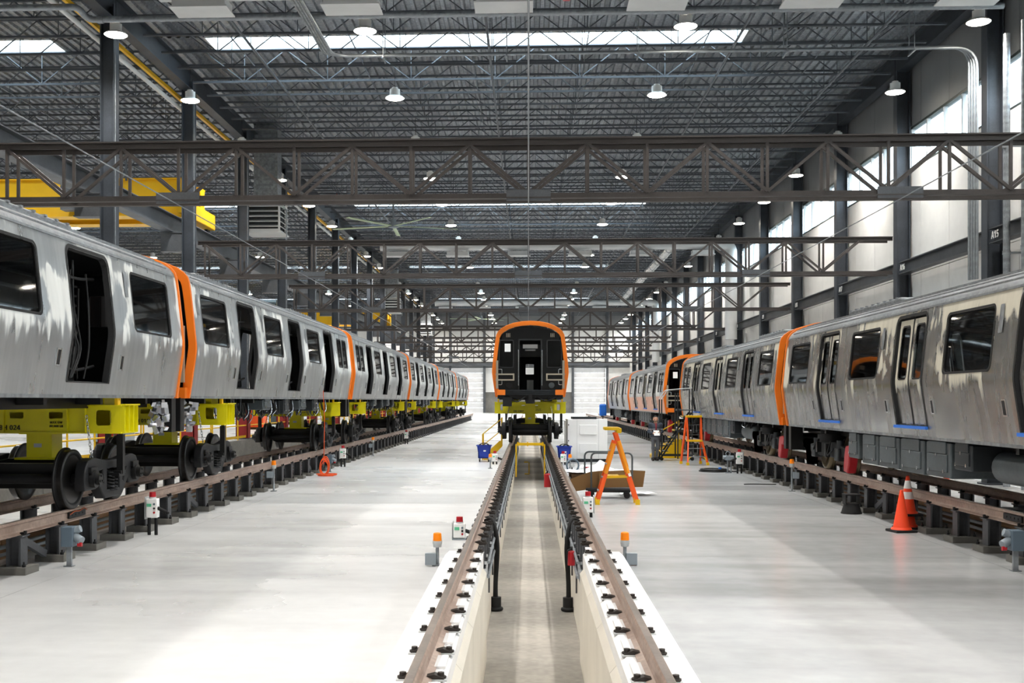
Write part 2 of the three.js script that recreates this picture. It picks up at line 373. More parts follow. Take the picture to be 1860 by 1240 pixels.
// ---- columns
function wide(d, bf, tf, tw) { return [[-bf / 2, -d / 2], [bf / 2, -d / 2], [bf / 2, -d / 2 + tf], [tw / 2, -d / 2 + tf], [tw / 2, d / 2 - tf], [bf / 2, d / 2 - tf], [bf / 2, d / 2], [-bf / 2, d / 2], [-bf / 2, d / 2 - tf], [-tw / 2, d / 2 - tf], [-tw / 2, -d / 2 + tf], [-bf / 2, -d / 2 + tf]]; }
function wideUp(d, bf, h) { return extr(wide(d, bf, 0.03, 0.025), h).rotateX(-Math.PI / 2).rotateY(Math.PI / 2).translate(0, h / 2, 0); }   // web along x
{
  const colGeo = metreUV(wideUp(0.4, 0.42, 13.6 - 0.7)), colGeoR = metreUV(wideUp(0.45, 0.4, 13.6));
  let nl = 0, nr = 0;
  for (const z of bays) {
    if (z < 1) continue;
    if (z > 28) nl++;
    const c = thing('steel_column', z > 28 ? 'dark steel column between the halls, ' + ord(nl) + ' from camera behind left train' : 'steel column between the halls beside the camera', 'column', XL, 0.7, -z, 0, 'columns between the halls');
    part('shaft', colGeo, M.column, c);
    part('base_plate', box(0.6, 0.04, 0.6, 0, 0.02, 0), M.column, c);
    part('column_guard', [box(0.03, 1.55, 0.5, 0.235, 0.82, 0), box(0.03, 1.55, 0.5, -0.235, 0.82, 0), box(0.5, 1.55, 0.03, 0, 0.82, 0.235), box(0.5, 1.55, 0.03, 0, 0.82, -0.235)], M.redDark, c, 'red painted guard around the column foot');
    part('crane_bracket', [box(0.75, 0.62, 0.36, -0.575, 7.2, 0), box(0.8, 0.03, 0.42, -0.575, 7.53, 0), box(0.8, 0.03, 0.42, -0.575, 6.88, 0)], M.girder, c);
    part('conduit', [rod(V(0.23, 1.8, 0.16), V(0.23, 12.2, 0.16), 0.014, 6)], M.galv, c);
  }
  for (const z of bays) {
    if (z > 30) nr++;
    const c = thing('steel_column', z > 30 ? 'dark steel wall column, ' + ord(nr) + ' from camera along the windowed wall' : 'steel wall column beside the camera', 'column', XR + 0.225, 0, -z, 0, 'columns along the windowed wall');
    part('shaft', colGeoR, M.column, c);
    part('base_plate', box(0.6, 0.04, 0.6, 0, 0.02, 0), M.column, c);
  }
}
// roof girders on the column lines, crane runway, wall girder
{
  const gi = (d, bf, len) => extr(wide(d, bf, 0.03, 0.02), len);
  one('roof_girder', gi(0.75, 0.35, Z1 - Z0), M.column, 'long dark roof girder on the columns between the halls', 'girder', XL, 13.6 + 0.375 - 0.36, -(Z0 + Z1) / 2);
  one('roof_girder', gi(0.75, 0.35, Z1 - Z0), M.column, 'long dark roof girder over the windowed wall', 'girder', XR + 0.225, 13.6 + 0.375, -(Z0 + Z1) / 2);
  const rw = thing('crane_runway', 'grey crane runway beam bracketed to columns behind left train', 'runway beam', -12.72, 8.24, 0);
  part('beam', gi(0.62, 0.4, Z1 - 4).translate(0, 0.34, -(Z1 + 4) / 2), M.girder, rw);
  part('rail', box(0.07, 0.08, Z1 - 4, 0, 0.69, -(Z1 + 4) / 2), M.cast, rw);
  const yr = thing('conductor_bar', 'yellow conductor bar hung beneath the roof girder between halls', 'conductor bar', -12.45, 13.1, -80);
  part('bar', box(0.1, 0.12, 116, 0, 0, 0), M.craneYellow, yr);
  part('pipe', cylZ(0.07, 116, 0.0, -0.35, 0, 8), M.duct, yr);
  const wg = thing('wall_girder', 'dark steel girder along the white wall stencilled with column numbers', 'girder', 0, 0, 0);
  let k = 0;
  for (let i = 0; i < bays.length - 1; i++) {
    const a = bays[i], b = bays[i + 1];
    part('beam', gi(0.42, 0.3, b - a - 0.42).translate(XR + 0.2, 6.83, -(a + b) / 2), M.girder, wg);
    const n = 15 + Math.round((a - 32.0) / 7.62);
    if (n >= 12 && n <= 22) part('stencil', text('A' + n, 0.2, 0.008).rotateY(-Math.PI / 2).translate(XR + 0.045, 6.83, -(a - 0.62)), M.letterWhite, wg);
  }
  const ow = thing('outer_runway', 'crane runway beam on the outer wall of the far hall', 'runway beam', -36.8, 8.24, 0);
  part('beam', gi(0.62, 0.4, Z1 - 5).translate(0, 0.34, -(Z1 + 3) / 2), M.girder, ow);
}
// ---- right wall: insulated panels, ribbon windows
{
  const w = struct('wall_right', 'white insulated panel wall with a high ribbon of windows', 'wall');
  const P = 2.54;
  for (let z = Z0; z < Z1; z += P) {
    part('wall_panel', box(0.16, 6.6, P - 0.025, WALL_R + 0.1, 3.3, -(z + P / 2)), M.panel, w);
    part('wall_panel', box(0.16, 3.6, P - 0.025, WALL_R + 0.1, 8.42, -(z + P / 2)), M.panel, w);
    part('wall_panel', box(0.16, 2.8, P - 0.025, WALL_R + 0.1, 13.1, -(z + P / 2)), M.panelGrey, w);
  }
  part('wall_backing', [box(0.1, 10.2, Z1 - Z0 + 0.6, WALL_R + 0.24, 5.1, -(Z0 + Z1) / 2), box(0.1, 2.9, Z1 - Z0 + 0.6, WALL_R + 0.24, 13.1, -(Z0 + Z1) / 2)], M.panelGrey, w);
  for (let i = 0, n = 20; i < bays.length - 1; i++, n++) {
    const a = bays[i] + 0.0, b = bays[i + 1];
    const f = struct('window_' + n, 'high ribbon window between wall columns', 'window');
    const y0 = 10.22, y1 = 11.7, m = 5, q = (b - a) / m;
    part('window_frame', [box(0.14, 0.08, b - a, WALL_R + 0.1, y0 + 0.04, -(a + b) / 2), box(0.14, 0.08, b - a, WALL_R + 0.1, y1 - 0.04, -(a + b) / 2)], M.frame, f);
    for (let k = 0; k < m; k++) { part('mullion', box(0.12, y1 - y0, 0.085, WALL_R + 0.1, (y0 + y1) / 2, -(a + q * k)), M.greyPlastic, f); part('pane', box(0.02, y1 - y0 - 0.16, q - 0.07, WALL_R + 0.1, (y0 + y1) / 2, -(a + q * (k + 0.5))), M.daylight, f); }
  }
}
// ---- far wall with two overhead doors, near wall, outer wall of the left hall
{
  const w = struct('wall_back', 'white panel end wall with overhead doors', 'wall');
  const cols = [-38, -32, -25.6, -19, -12.4, -10.2, -5.75, -1.9, 1.9, 5.75, 10.2, WALL_R + 0.2];
  for (let i = 0; i < cols.length - 1; i++) {
    const a = cols[i], b = cols[i + 1], isDoor = a === -10.2 || a === 5.75, x = (a + b) / 2, wd = b - a - 0.03;
    if (!isDoor) { part('concrete_panel', box(wd, 2.7, 0.2, x, 2.05, -(Z1 + 0.1)), M.concreteGrey, w); part('wall_panel', box(wd, 3.16, 0.2, x, 4.98, -(Z1 + 0.1)), M.panel, w); }
    for (const [y0, y1, m] of [[7.2, 9.5, M.panel], [9.52, 11.8, M.panel], [11.82, 14.6, M.panelGrey]]) part('wall_panel', box(wd, y1 - y0 - 0.02, 0.2, x, (y0 + y1) / 2, -(Z1 + 0.1)), m, w);
    part('wall_panel', box(wd, 0.58, 0.2, x, 6.86, -(Z1 + 0.1)), M.panelGrey, w);
  }
  part('wall_backing', [box(WALL_R - HALL_L + 1, 8.2, 0.1, (WALL_R + HALL_L) / 2, 10.6, -(Z1 + 0.3))], M.panelGrey, w);
  for (const x of [-12.4, -10.2, -5.75, 5.75, 10.2]) part('wall_post', box(0.32, 13.7, 0.34, x, 7.55, -(Z1 - 0.18)), M.girder, w);
  part('header_beam', box(WALL_R + 12, 0.34, 0.3, (WALL_R - 12) / 2, 7.0, -(Z1 - 0.35)), M.girder, w);
  let n = 1;
  for (const x of [-7.975, 7.975]) {
    const d = struct('door_' + n, 'white overhead door with a row of windows, ' + (n === 1 ? 'left' : 'right') + ' end wall', 'door'); n++;
    for (let k = 0; k < 9; k++) {
      const y = 0.7 + k * 0.65, s = part('door_section', box(4.1, 0.635, 0.08, x, y + 0.325, -(Z1 + 0.02)), M.doorWhite, d);
      if (k === 2) for (let q = 0; q < 4; q++) part('pane', box(0.52, 0.3, 0.02, x - 1.53 + q * 1.02, y + 0.325, -(Z1 - 0.03)), M.plastic, s);
      for (let q = 0; q < 3; q++) part('hinge', box(0.06, 0.05, 0.02, x - 1.02 + q * 1.02, y + 0.02, -(Z1 - 0.035)), M.greyBox, s);
    }
  }
  const wn = struct('wall_front', 'plain end wall behind the camera', 'wall');
  part('wall_sheet', box(WALL_R - HALL_L + 1, 14.6, 0.3, (WALL_R + HALL_L) / 2, 7.3, -(Z0 - 0.15)), M.panel, wn);
  const wl = struct('wall_left', 'outer wall of the neighbouring hall', 'wall');
  for (let z = Z0; z < Z1; z += 7.62) part('wall_panel', box(0.3, 14.6, 7.6, HALL_L - 0.15, 7.3, -(z + 3.81)), M.panelGrey, wl);
}

// ---- cross trusses that carry the overhead wires
function truss(z, label) {
  const t = thing('cross_truss', label, 'truss', 0, 6.72, -z, 0, 'cross trusses under the roof');
  const x0 = XL + 0.32, x1 = XR - 0.09, top = 1.16;
  const diag = 0.075, cell = 2.54, h = cell / 2;
  const dg = metreUV(bar(V(0, 0.05, 0), V(h, top - 0.05, 0), diag, 0.06)), dg2 = metreUV(bar(V(0, top - 0.05, 0), V(h, 0.05, 0), diag, 0.06)), vg = metreUV(box(0.06, top - 0.1, 0.06, 0, top / 2, 0));
  for (const s of [0, -0.55]) {
    part('top_chord', [box(x1 - x0, 0.13, 0.03, (x0 + x1) / 2, top, s), box(x1 - x0, 0.03, 0.15, (x0 + x1) / 2, top + 0.06, s)], M.truss, t);
    part('bottom_chord', [box(x1 - x0, 0.03, 0.15, (x0 + x1) / 2, -0.05, s), box(x1 - x0, 0.11, 0.03, (x0 + x1) / 2, 0, s)], M.truss, t);
    for (let k = -9; k < 9; k++) {
      const a = k * h; if (a < x0 || a + h > x1) continue;
      const m = part('diagonal', k % 2 ? dg2 : dg, M.truss, t); m.position.set(a, 0, s);
      if (k % 1 === 0) part('vertical', vg, M.truss, t).position.set(a, 0, s);
    }
  }
  for (const x of [LEFT_X, 0, RIGHT_X]) part('gusset_plate', box(0.95, 0.24, 0.02, x, 0.0, 0.06), M.girder, t);
}
['nearest broad', 'second', 'third', 'fourth', 'fifth', 'sixth', 'seventh', 'eighth'].forEach((w, i) => truss(24.4 + 15.24 * i, w + ' double cross truss spanning the hall below the roof'));
// ---- overhead wires
for (const [x, l] of [[LEFT_X, 'thin overhead wire along the left train'], [0.0, 'thin overhead wire above the middle track'], [RIGHT_X, 'thin overhead wire along the right train']])
  one('overhead_wire', cylZ(0.014, 140, 0, 0, 0, 6), M.galv, l, 'wire', x, 6.58, -76);

// ---- lamps
const lampZ = []; for (let z = 30.2 - 6.75 * 6; z < 146; z += 6.75) lampZ.push(z);
const lampRows = [[-11.15, 'beside the left columns'], [-4.37, 'left of the middle track'], [4.15, 'right of the middle track'], [11.75, 'beside the windowed wall']];
const leftRows = [[-18.5, 'in the neighbouring hall'], [-26, 'deep in the neighbouring hall'], [-33, 'far across the neighbouring hall']];
{
  const hous = metreUV(merge([cyl(0.17, 0.2, 0, 0.19, 0, 8), cyl(0.1, 0.06, 0, 0.32, 0, 10), cyl(0.15, 0.03, 0, 0.08, 0, 12)])), shade = metreUV(new THREE.LatheGeometry([[0.0, 0.085], [0.18, 0.085], [0.27, 0.05], [0.315, 0.0], [0.3, 0.0], [0.27, 0.03], [0, 0.032]].map((p) => new THREE.Vector2(...p)), 24));
  const face = metreUV(new THREE.LatheGeometry([[0, -0.05], [0.18, -0.045], [0.27, -0.02], [0.305, 0.005], [0, 0.012]].map((p) => new THREE.Vector2(...p)), 24)), cab = metreUV(rod(V(0, 0.34, 0), V(0, DECK - 1.12 - 12.2 , 0), 0.008, 5));
  const sp = (x, z, power) => {
    const l = new THREE.SpotLight(0xfffaf4, power, 0, 74 * R, 1, 2); l.position.set(x, 12.13, -z); l.target.position.set(x, 0, -z); l.castShadow = true; l.shadow.radius = 9; scene.add(l, l.target);
  };
  const build = (rows, zs, power) => {
    for (const [x, where] of rows) { let n = 0; for (const z of zs) {
      if (z > 28) n++;
      const t = thing('high_bay_lamp', z > 28 ? 'round white high-bay lamp, ' + ord(n) + ' from camera in row ' + where : 'high-bay lamp near the camera, ' + ord(Math.round((28 - z) / 6.75 + 0.5)) + ' back in row ' + where, 'lamp', x, 12.2, -z, 0, 'high-bay lamps');
      part('housing', hous, M.lampHousing, t); part('shade', shade, M.lampHousing, t); part('diffuser', face, M.lampFace, t); part('cable', cab, M.cable, t);
      sp(x, z, power);
    } }
  };
  build(lampRows, lampZ, LAMP_POWER);
  const zs = []; for (let z = 23.45; z < 146; z += 13.5) zs.push(z);
  build(leftRows, zs, LAMP_POWER * 1.3);
}
// ================================================================ RAILCARS
const CAR_L = 18.7, GAP = 0.75;
const SIDE = [[1.28, 0], [1.30, 0.13], [1.342, 0.42], [1.388, 0.72], [1.402, 0.83], [1.409, 0.92], [1.407, 1.01], [1.395, 1.12], [1.355, 1.5], [1.31, 1.9], [1.283, 2.08], [1.272, 2.14]];
const ROOF = [[1.272, 2.14], [1.245, 2.22], [1.17, 2.31], [1.05, 2.39], [0.85, 2.47], [0.6, 2.54], [0.3, 2.585], [0, 2.605]];
const CAP = [[1.28, 2.14], [1.255, 2.28], [1.18, 2.42], [1.06, 2.53], [0.88, 2.63], [0.63, 2.72], [0.33, 2.775], [0, 2.795]];
function sideX(y) { for (let i = 1; i < SIDE.length; i++) if (y <= SIDE[i][1]) { const [a, b] = [SIDE[i - 1], SIDE[i]]; return lerp(a[0], b[0], (y - a[1]) / (b[1] - a[1])); } return SIDE[SIDE.length - 1][0]; }
const slopeN = (y) => { const e = 0.04, dx = sideX(Math.min(2.14, y + e)) - sideX(Math.max(0, y - e)), dy = Math.min(2.14, y + e) - Math.max(0, y - e); const l = Math.hypot(dx, dy); return [dy / l, -dx / l]; };
const inset = (y, o) => { let d = 0; const r = o.r ?? 0; if (!r) return 0; if (y > o.y1 - r) { const q = y - (o.y1 - r); d = r - Math.sqrt(Math.max(0, r * r - q * q)); } if (y < o.y0 + r && !o.square) { const q = o.y0 + r - y; d = r - Math.sqrt(Math.max(0, r * r - q * q)); } return d; };
// a piece of the side skin on side s (+1 / -1), with rounded openings, shifted outward by off
function patch(s, o, openings = [], off = 0, uvShift = 0) {
  const ys = new Set([o.y0, o.y1]);
  for (const [, y] of SIDE) if (y > o.y0 && y < o.y1) ys.add(y);
  for (const q of [o, ...openings]) { if (q !== o) { ys.add(q.y0); ys.add(q.y1); } if (q.r) for (const k of [0.1, 0.3, 0.6, 1]) { ys.add(q.y1 - q.r * (1 - Math.cos(k * Math.PI / 2))); if (!q.square) ys.add(q.y0 + q.r * (1 - Math.cos(k * Math.PI / 2))); } }
  const Y = [...ys].filter((y) => y >= o.y0 - 1e-6 && y <= o.y1 + 1e-6).sort((a, b) => a - b).filter((y, i, a) => !i || y - a[i - 1] > 1e-4);
  const pos = [], nor = [], uv = [];
  const vert = (y, z) => { const [nx, ny] = slopeN(y); pos.push(s * (sideX(y) + nx * off), y + ny * off, z); nor.push(s * nx, ny, 0); uv.push(z + uvShift, y); };
  for (let i = 0; i < Y.length - 1; i++) {
    const a = Y[i], b = Y[i + 1], act = openings.filter((q) => q.y0 <= a + 1e-5 && q.y1 >= b - 1e-5).sort((p, q) => p.z0 - q.z0);
    const ea = [o.z0 + inset(a, o)], eb = [o.z0 + inset(b, o)];
    for (const q of act) { const ia = inset(Math.max(q.y0, Math.min(q.y1, a)), q), ib = inset(Math.max(q.y0, Math.min(q.y1, b)), q); ea.push(q.z0 + ia, q.z1 - ia); eb.push(q.z0 + ib, q.z1 - ib); }
    ea.push(o.z1 - inset(a, o)); eb.push(o.z1 - inset(b, o));
    for (let k = 0; k < ea.length; k += 2) {
      if (ea[k + 1] - ea[k] < 1e-5 && eb[k + 1] - eb[k] < 1e-5) continue;
      const A = [a, ea[k]], B = [a, ea[k + 1]], C = [b, eb[k + 1]], D = [b, eb[k]];
      for (const t of s > 0 ? [A, C, B, A, D, C] : [A, B, C, A, C, D]) vert(...t);
    }
  }
  const g = new THREE.BufferGeometry(); g.setAttribute('position', new THREE.Float32BufferAttribute(pos, 3)); g.setAttribute('normal', new THREE.Float32BufferAttribute(nor, 3)); g.setAttribute('uv', new THREE.Float32BufferAttribute(uv, 2));
  g.userData.ownUV = true; return g;
}
function reveal(s, q, d0, d1) {           // the edge of an opening, from offset d0 to d1
  const pts = [], N = 6, push = (y, z) => pts.push([y, z]);
  const Y = []; for (let i = 0; i <= 20; i++) Y.push(lerp(q.y0, q.y1, i / 20)); if (q.r) for (let k = 1; k < N; k++) { Y.push(q.y1 - q.r * (1 - Math.cos(k / N * Math.PI / 2))); if (!q.square) Y.push(q.y0 + q.r * (1 - Math.cos(k / N * Math.PI / 2))); }
  Y.sort((a, b) => a - b);
  for (const y of Y) push(y, q.z0 + inset(y, q)); for (const y of Y.slice().reverse()) push(y, q.z1 - inset(y, q)); pts.push(pts[0]);
  const pos = [];
  const P = (y, z, d) => { const [nx, ny] = slopeN(y); return [s * (sideX(y) + nx * d), y + ny * d, z]; };
  for (let i = 0; i < pts.length - 1; i++) { const a = P(...pts[i], d0), b = P(...pts[i + 1], d0), c = P(...pts[i + 1], d1), e = P(...pts[i], d1); pos.push(...a, ...b, ...c, ...a, ...c, ...e); }
  const g = new THREE.BufferGeometry(); g.setAttribute('position', new THREE.Float32BufferAttribute(pos, 3)); g.computeVertexNormals(); return g;
}
function outline(k, ky = k, top = CAP) { const p = []; for (const [x, y] of SIDE) p.push([x, y]); for (const [x, y] of top.slice(1)) p.push([x, y]); const l = p.slice(0, -1).reverse().map(([x, y]) => [-x, y]); return [...p, ...l].map(([x, y]) => [x * k, 1.4 + (y - 1.4) * ky]); }
const WIN = [[0.65, 2.45], [5.9, 7.7], [11.1, 12.9], [16.1, 16.95], [17.1, 17.95]], DOOR = [[3.4, 4.9], [8.65, 10.15], [13.75, 15.25]];
const [rimGeo, rimLow] = [CAP, ROOF].map((top) => metreUV((() => { const a = outline(1.012, 1.022, top), b = outline(0.92, 0.92, top).map(([x, y], i, l) => i === 0 || i === l.length - 1 ? [x, -0.01] : [x, y]); a[0][1] = a[a.length - 1][1] = -0.01; return extr([...a, ...b.reverse()], 0.07, [], 0.012); })()));
const endWallGeo = metreUV(extr(outline(0.9, 0.9, ROOF), 0.05, [[[-0.43, 0.22], [0.43, 0.22], [0.43, 2.1], [-0.43, 2.1]]]));
const FACE = { '1': {}, '-1': {} };
const cache = new Map();
const keep = (k, f) => { if (!cache.has(k)) { const g = f(); cache.set(k, metreUV(g)); } return cache.get(k); };

function makeCar(o) {      // o: x, sill, z (near end), flip, closed, skin, label, cab ('near')
  const t = thing('railcar', o.label, 'railcar', o.x, o.sill, -(o.z + CAR_L / 2), 0, o.group);
  const key = (o.flip ? 'f' : 'n') + (o.closed ? 'c' : 'o');
  const zz = ([a, b]) => { const p = CAR_L / 2 - a, q = CAR_L / 2 - b; return o.flip ? [-p, -q] : [q, p]; };
  const wins = WIN.map((w) => { const [z0, z1] = zz(w); return { z0, z1, y0: 1.06, y1: 1.95, r: 0.09 }; });
  const doors = DOOR.map((w) => { const [z0, z1] = zz(w); return { z0, z1, y0: 0.2, y1: 2.05, r: 0.14, square: true }; });
  const all = [...wins, ...doors], full = { z0: -CAR_L / 2, z1: CAR_L / 2, y0: 0, y1: 2.14 };
  const shift = o.shift ?? 0;
  for (const s of [-1, 1]) {
    part('side_panel', keep(key + 'skin' + s + shift, () => patch(s, full, all, 0, shift)), o.skin, t);
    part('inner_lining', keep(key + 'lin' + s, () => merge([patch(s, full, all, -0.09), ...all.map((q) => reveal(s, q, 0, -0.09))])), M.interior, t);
    wins.forEach((q, i) => {
      const f = part('window', keep(key + 'wf' + s + i, () => patch(s, { z0: q.z0 - 0.035, z1: q.z1 + 0.035, y0: q.y0 - 0.035, y1: q.y1 + 0.035, r: 0.11 }, [q], 0.006)), M.gasket, t);
      part('pane', keep(key + 'wp' + s + i, () => patch(s, { ...q, r: 0 }, [], -0.02)), M.glass, f);
    });
    doors.forEach((q, i) => {
      part('door_seal', keep(key + 'ds' + s + i, () => patch(s, { z0: q.z0 - 0.05, z1: q.z1 + 0.05, y0: q.y0 - 0.01, y1: q.y1 + 0.05, r: 0.17, square: true }, [q], 0.008)), M.gasket, t);
      if (o.closed) {
        const mid = (q.z0 + q.z1) / 2;
        for (const h of [0, 1]) {
          const lf = { z0: h ? mid + 0.03 : q.z0 + 0.05, z1: h ? q.z1 - 0.05 : mid - 0.03, y0: q.y0, y1: q.y1 - 0.03, r: 0 };
          const lw = { z0: lf.z0 + 0.14, z1: lf.z1 - 0.12, y0: 1.0, y1: 1.9, r: 0.07 };
          const d = part('door_leaf', keep(key + 'dl' + s + i + h, () => patch(s, lf, [lw], -0.045, 4.7)), o.leaf, t);
          part('pane', keep(key + 'dp' + s + i + h, () => patch(s, { ...lw, r: 0 }, [], -0.065)), M.glass, d);
          part('pane_seal', keep(key + 'dq' + s + i + h, () => patch(s, { z0: lw.z0 - 0.025, z1: lw.z1 + 0.025, y0: lw.y0 - 0.025, y1: lw.y1 + 0.025, r: 0.09 }, [lw], -0.04)), M.gasket, d);
        }
        part('door_rubber', keep(key + 'dr' + s + i, () => patch(s, { z0: mid - 0.03, z1: mid + 0.03, y0: q.y0, y1: q.y1 }, [], -0.04)), M.rubber, t);
        if (o.tape) part('sill_tape', keep(key + 'tp' + s + i, () => box(0.045, 0.05, 1.62, s * (sideX(0.17) + 0.03), 0.165, mid)), M.tape, t, 'blue protective strip under the door');
      } else if (o.gear && s * o.x < 0) part('cable_bundle', bundle(s, q, i), M.cable, t);
      // small framed grilles beside the door
      for (const e of [q.z0 - 0.42, q.z1 + 0.42]) {
        const tilt = 0.147, x = sideX(0.52);
        const f = part('grille_frame', keep('gf', () => merge([box(0.03, 0.24, 0.02, 0, 0, 0.06), box(0.03, 0.24, 0.02, 0, 0, -0.06), box(0.03, 0.02, 0.12, 0, 0.11, 0), box(0.03, 0.02, 0.12, 0, -0.11, 0)])), M.chrome, t);
        f.position.set(s * (x + 0.004), 0.52, e); f.rotation.z = -s * tilt;
        part('grille', keep('gg', () => box(0.02, 0.2, 0.1)), M.gasket, f);
      }
    });
    // maker's plates above the doors
    wins.slice(0, 3).forEach((q, i) => { const e = q.z1 + 0.26; part('side_plate', keep(key + 'sp' + s + i, () => patch(s, { z0: e - 0.07, z1: e + 0.07, y0: 1.55, y1: 1.95, r: 0.02 }, [], 0.012, 3)), M.roofMetal, t); });
    part('gutter', keep('gut' + s, () => merge([box(0.035, 0.03, CAR_L - 0.4, s * 1.275, 2.15, 0), box(0.02, 0.05, CAR_L - 0.3, s * (1.28), 0.0, 0)])), M.roofMetal, t);
  }
  const roof = part('roof', keep('roof', () => {
    const pos = [], P = [...ROOF, ...ROOF.slice(0, -1).reverse().map(([x, y]) => [-x, y])];
    for (let i = 0; i < P.length - 1; i++) { const [a, b] = [P[i], P[i + 1]], L = CAR_L / 2; pos.push(a[0], a[1], L, a[0], a[1], -L, b[0], b[1], -L, a[0], a[1], L, b[0], b[1], -L, b[0], b[1], L); }
    const g = new THREE.BufferGeometry(); g.setAttribute('position', new THREE.Float32BufferAttribute(pos, 3)); g.setAttribute('uv', new THREE.Float32BufferAttribute(new Float32Array(pos.length / 3 * 2), 2)); g.computeVertexNormals();
    return toCreasedNormals(g, 0.6);
  }), M.roofMetal, t);
  for (const [x, y] of [[1.2, 2.275], [1.11, 2.352], [0.99, 2.417], [0.86, 2.468], [0.7, 2.513]]) for (const s of [-1, 1]) part('roof_rib', keep('rib' + x + s, () => box(0.03, 0.025, CAR_L - 0.7, s * x, y, 0)), M.roofMetal, roof);
  for (const e of [-4.7, 4.7]) part('roof_unit', keep('ru' + e, () => merge([rbox(1.1, 0.1, 3.6, 0.04, 0, 2.6, e), ...Array.from({ length: 9 }, (_, i) => box(1.14, 0.03, 0.08, 0, 2.645, e - 1.6 + i * 0.4))])), M.roofMetal, roof);
  part('floor_pan', keep('pan', () => merge([box(2.5, 0.1, CAR_L - 0.2, 0, 0.06, 0), box(0.14, 0.2, CAR_L - 0.4, 0.75, -0.08, 0), box(0.14, 0.2, CAR_L - 0.4, -0.75, -0.08, 0), ...Array.from({ length: 9 }, (_, i) => box(2.4, 0.14, 0.1, 0, -0.05, -8 + i * 2))])), M.black, t);
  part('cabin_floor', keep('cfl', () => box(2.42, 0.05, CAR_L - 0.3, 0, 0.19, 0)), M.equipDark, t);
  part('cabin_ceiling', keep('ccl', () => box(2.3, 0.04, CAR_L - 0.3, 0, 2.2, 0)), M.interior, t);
  // ends
  for (const e of [-1, 1]) {
    const isCab = o.cab && e > 0;
    const rim = part('end_rim', isCab ? rimGeo : rimLow, M.orange, t, 'orange rim around the car end'); rim.position.z = e * (CAR_L / 2 + 0.0);
    if (isCab) { cabFace(t, CAR_L / 2); continue; }
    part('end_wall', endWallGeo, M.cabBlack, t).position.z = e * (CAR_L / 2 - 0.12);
    part('end_door', keep('edr', () => extr([[-0.45, 0.2], [0.45, 0.2], [0.45, 2.12], [-0.45, 2.12]], 0.04, [rrect(-0.22, 1.25, 0.22, 1.8, 0.04)])), M.interior, t).position.z = e * (CAR_L / 2 - 0.2);
    const z = e * (CAR_L / 2 + 0.12);
    for (const s of [-1, 1]) part('end_post', keep('ep' + s, () => merge([box(0.075, 1.05, 0.09, s * 1.2, 0.8, 0), box(0.5, 0.06, 0.07, s * 0.95, 0.86, 0), box(0.5, 0.06, 0.07, s * 0.95, 0.6, 0)])), M.beige, t).position.z = z;
    for (const s of [-1, 1]) part('end_sill', keep('es' + s, () => box(0.3, 0.2, 0.24, s * 1.12, 0.08, 0)), M.orange, t).position.z = z - e * 0.05;
    part('coupler', keep('cp', () => merge([box(0.5, 0.5, 0.2, 0, -0.25, 0), rbox(0.3, 0.26, 0.3, 0.05, 0, -0.3, 0), box(1.9, 0.16, 0.2, 0, 0.04, 0), box(0.3, 0.62, 0.24, -1.05, -0.32, 0), box(0.3, 0.62, 0.24, 1.05, -0.32, 0)])), M.black, t).position.z = z;
  }
  return t;
}
function bundle(s, q, i) {                 // loose wiring looms and a rack just inside an open doorway
  const g = [], xin = s * (sideX(1) - 0.32);
  for (let k = 0; k < 9; k++) {
    const z = lerp(q.z0 + 0.2, q.z1 - 0.25, rnd()), top = rr(1.5, 2.0);
    g.push(pipe([[xin, top, z], [xin + rr(-0.06, 0.06), top * 0.7, z + rr(-0.12, 0.12)], [xin + rr(-0.05, 0.08), 0.7, z + rr(-0.2, 0.2)], [xin, 0.26, z + rr(-0.3, 0.3)]], rr(0.01, 0.022), 14, 5));
  }
  g.push(box(0.3, 1.5, 0.42, xin - s * 0.3, 0.97, q.z0 + 0.55)); for (let k = 0; k < 10; k++) g.push(box(0.34, 0.03, 0.46, xin - s * 0.28, 0.35 + k * 0.14, q.z0 + 0.55));
  g.push(pipe([[xin, 1.75, q.z0], [xin, 1.7, (q.z0 + q.z1) / 2], [xin, 1.78, q.z1]], 0.025, 10, 5), pipe([[xin, 0.45, q.z0], [xin, 0.38, (q.z0 + q.z1) / 2], [xin, 0.47, q.z1]], 0.025, 10, 5));
  return merge(g);
}
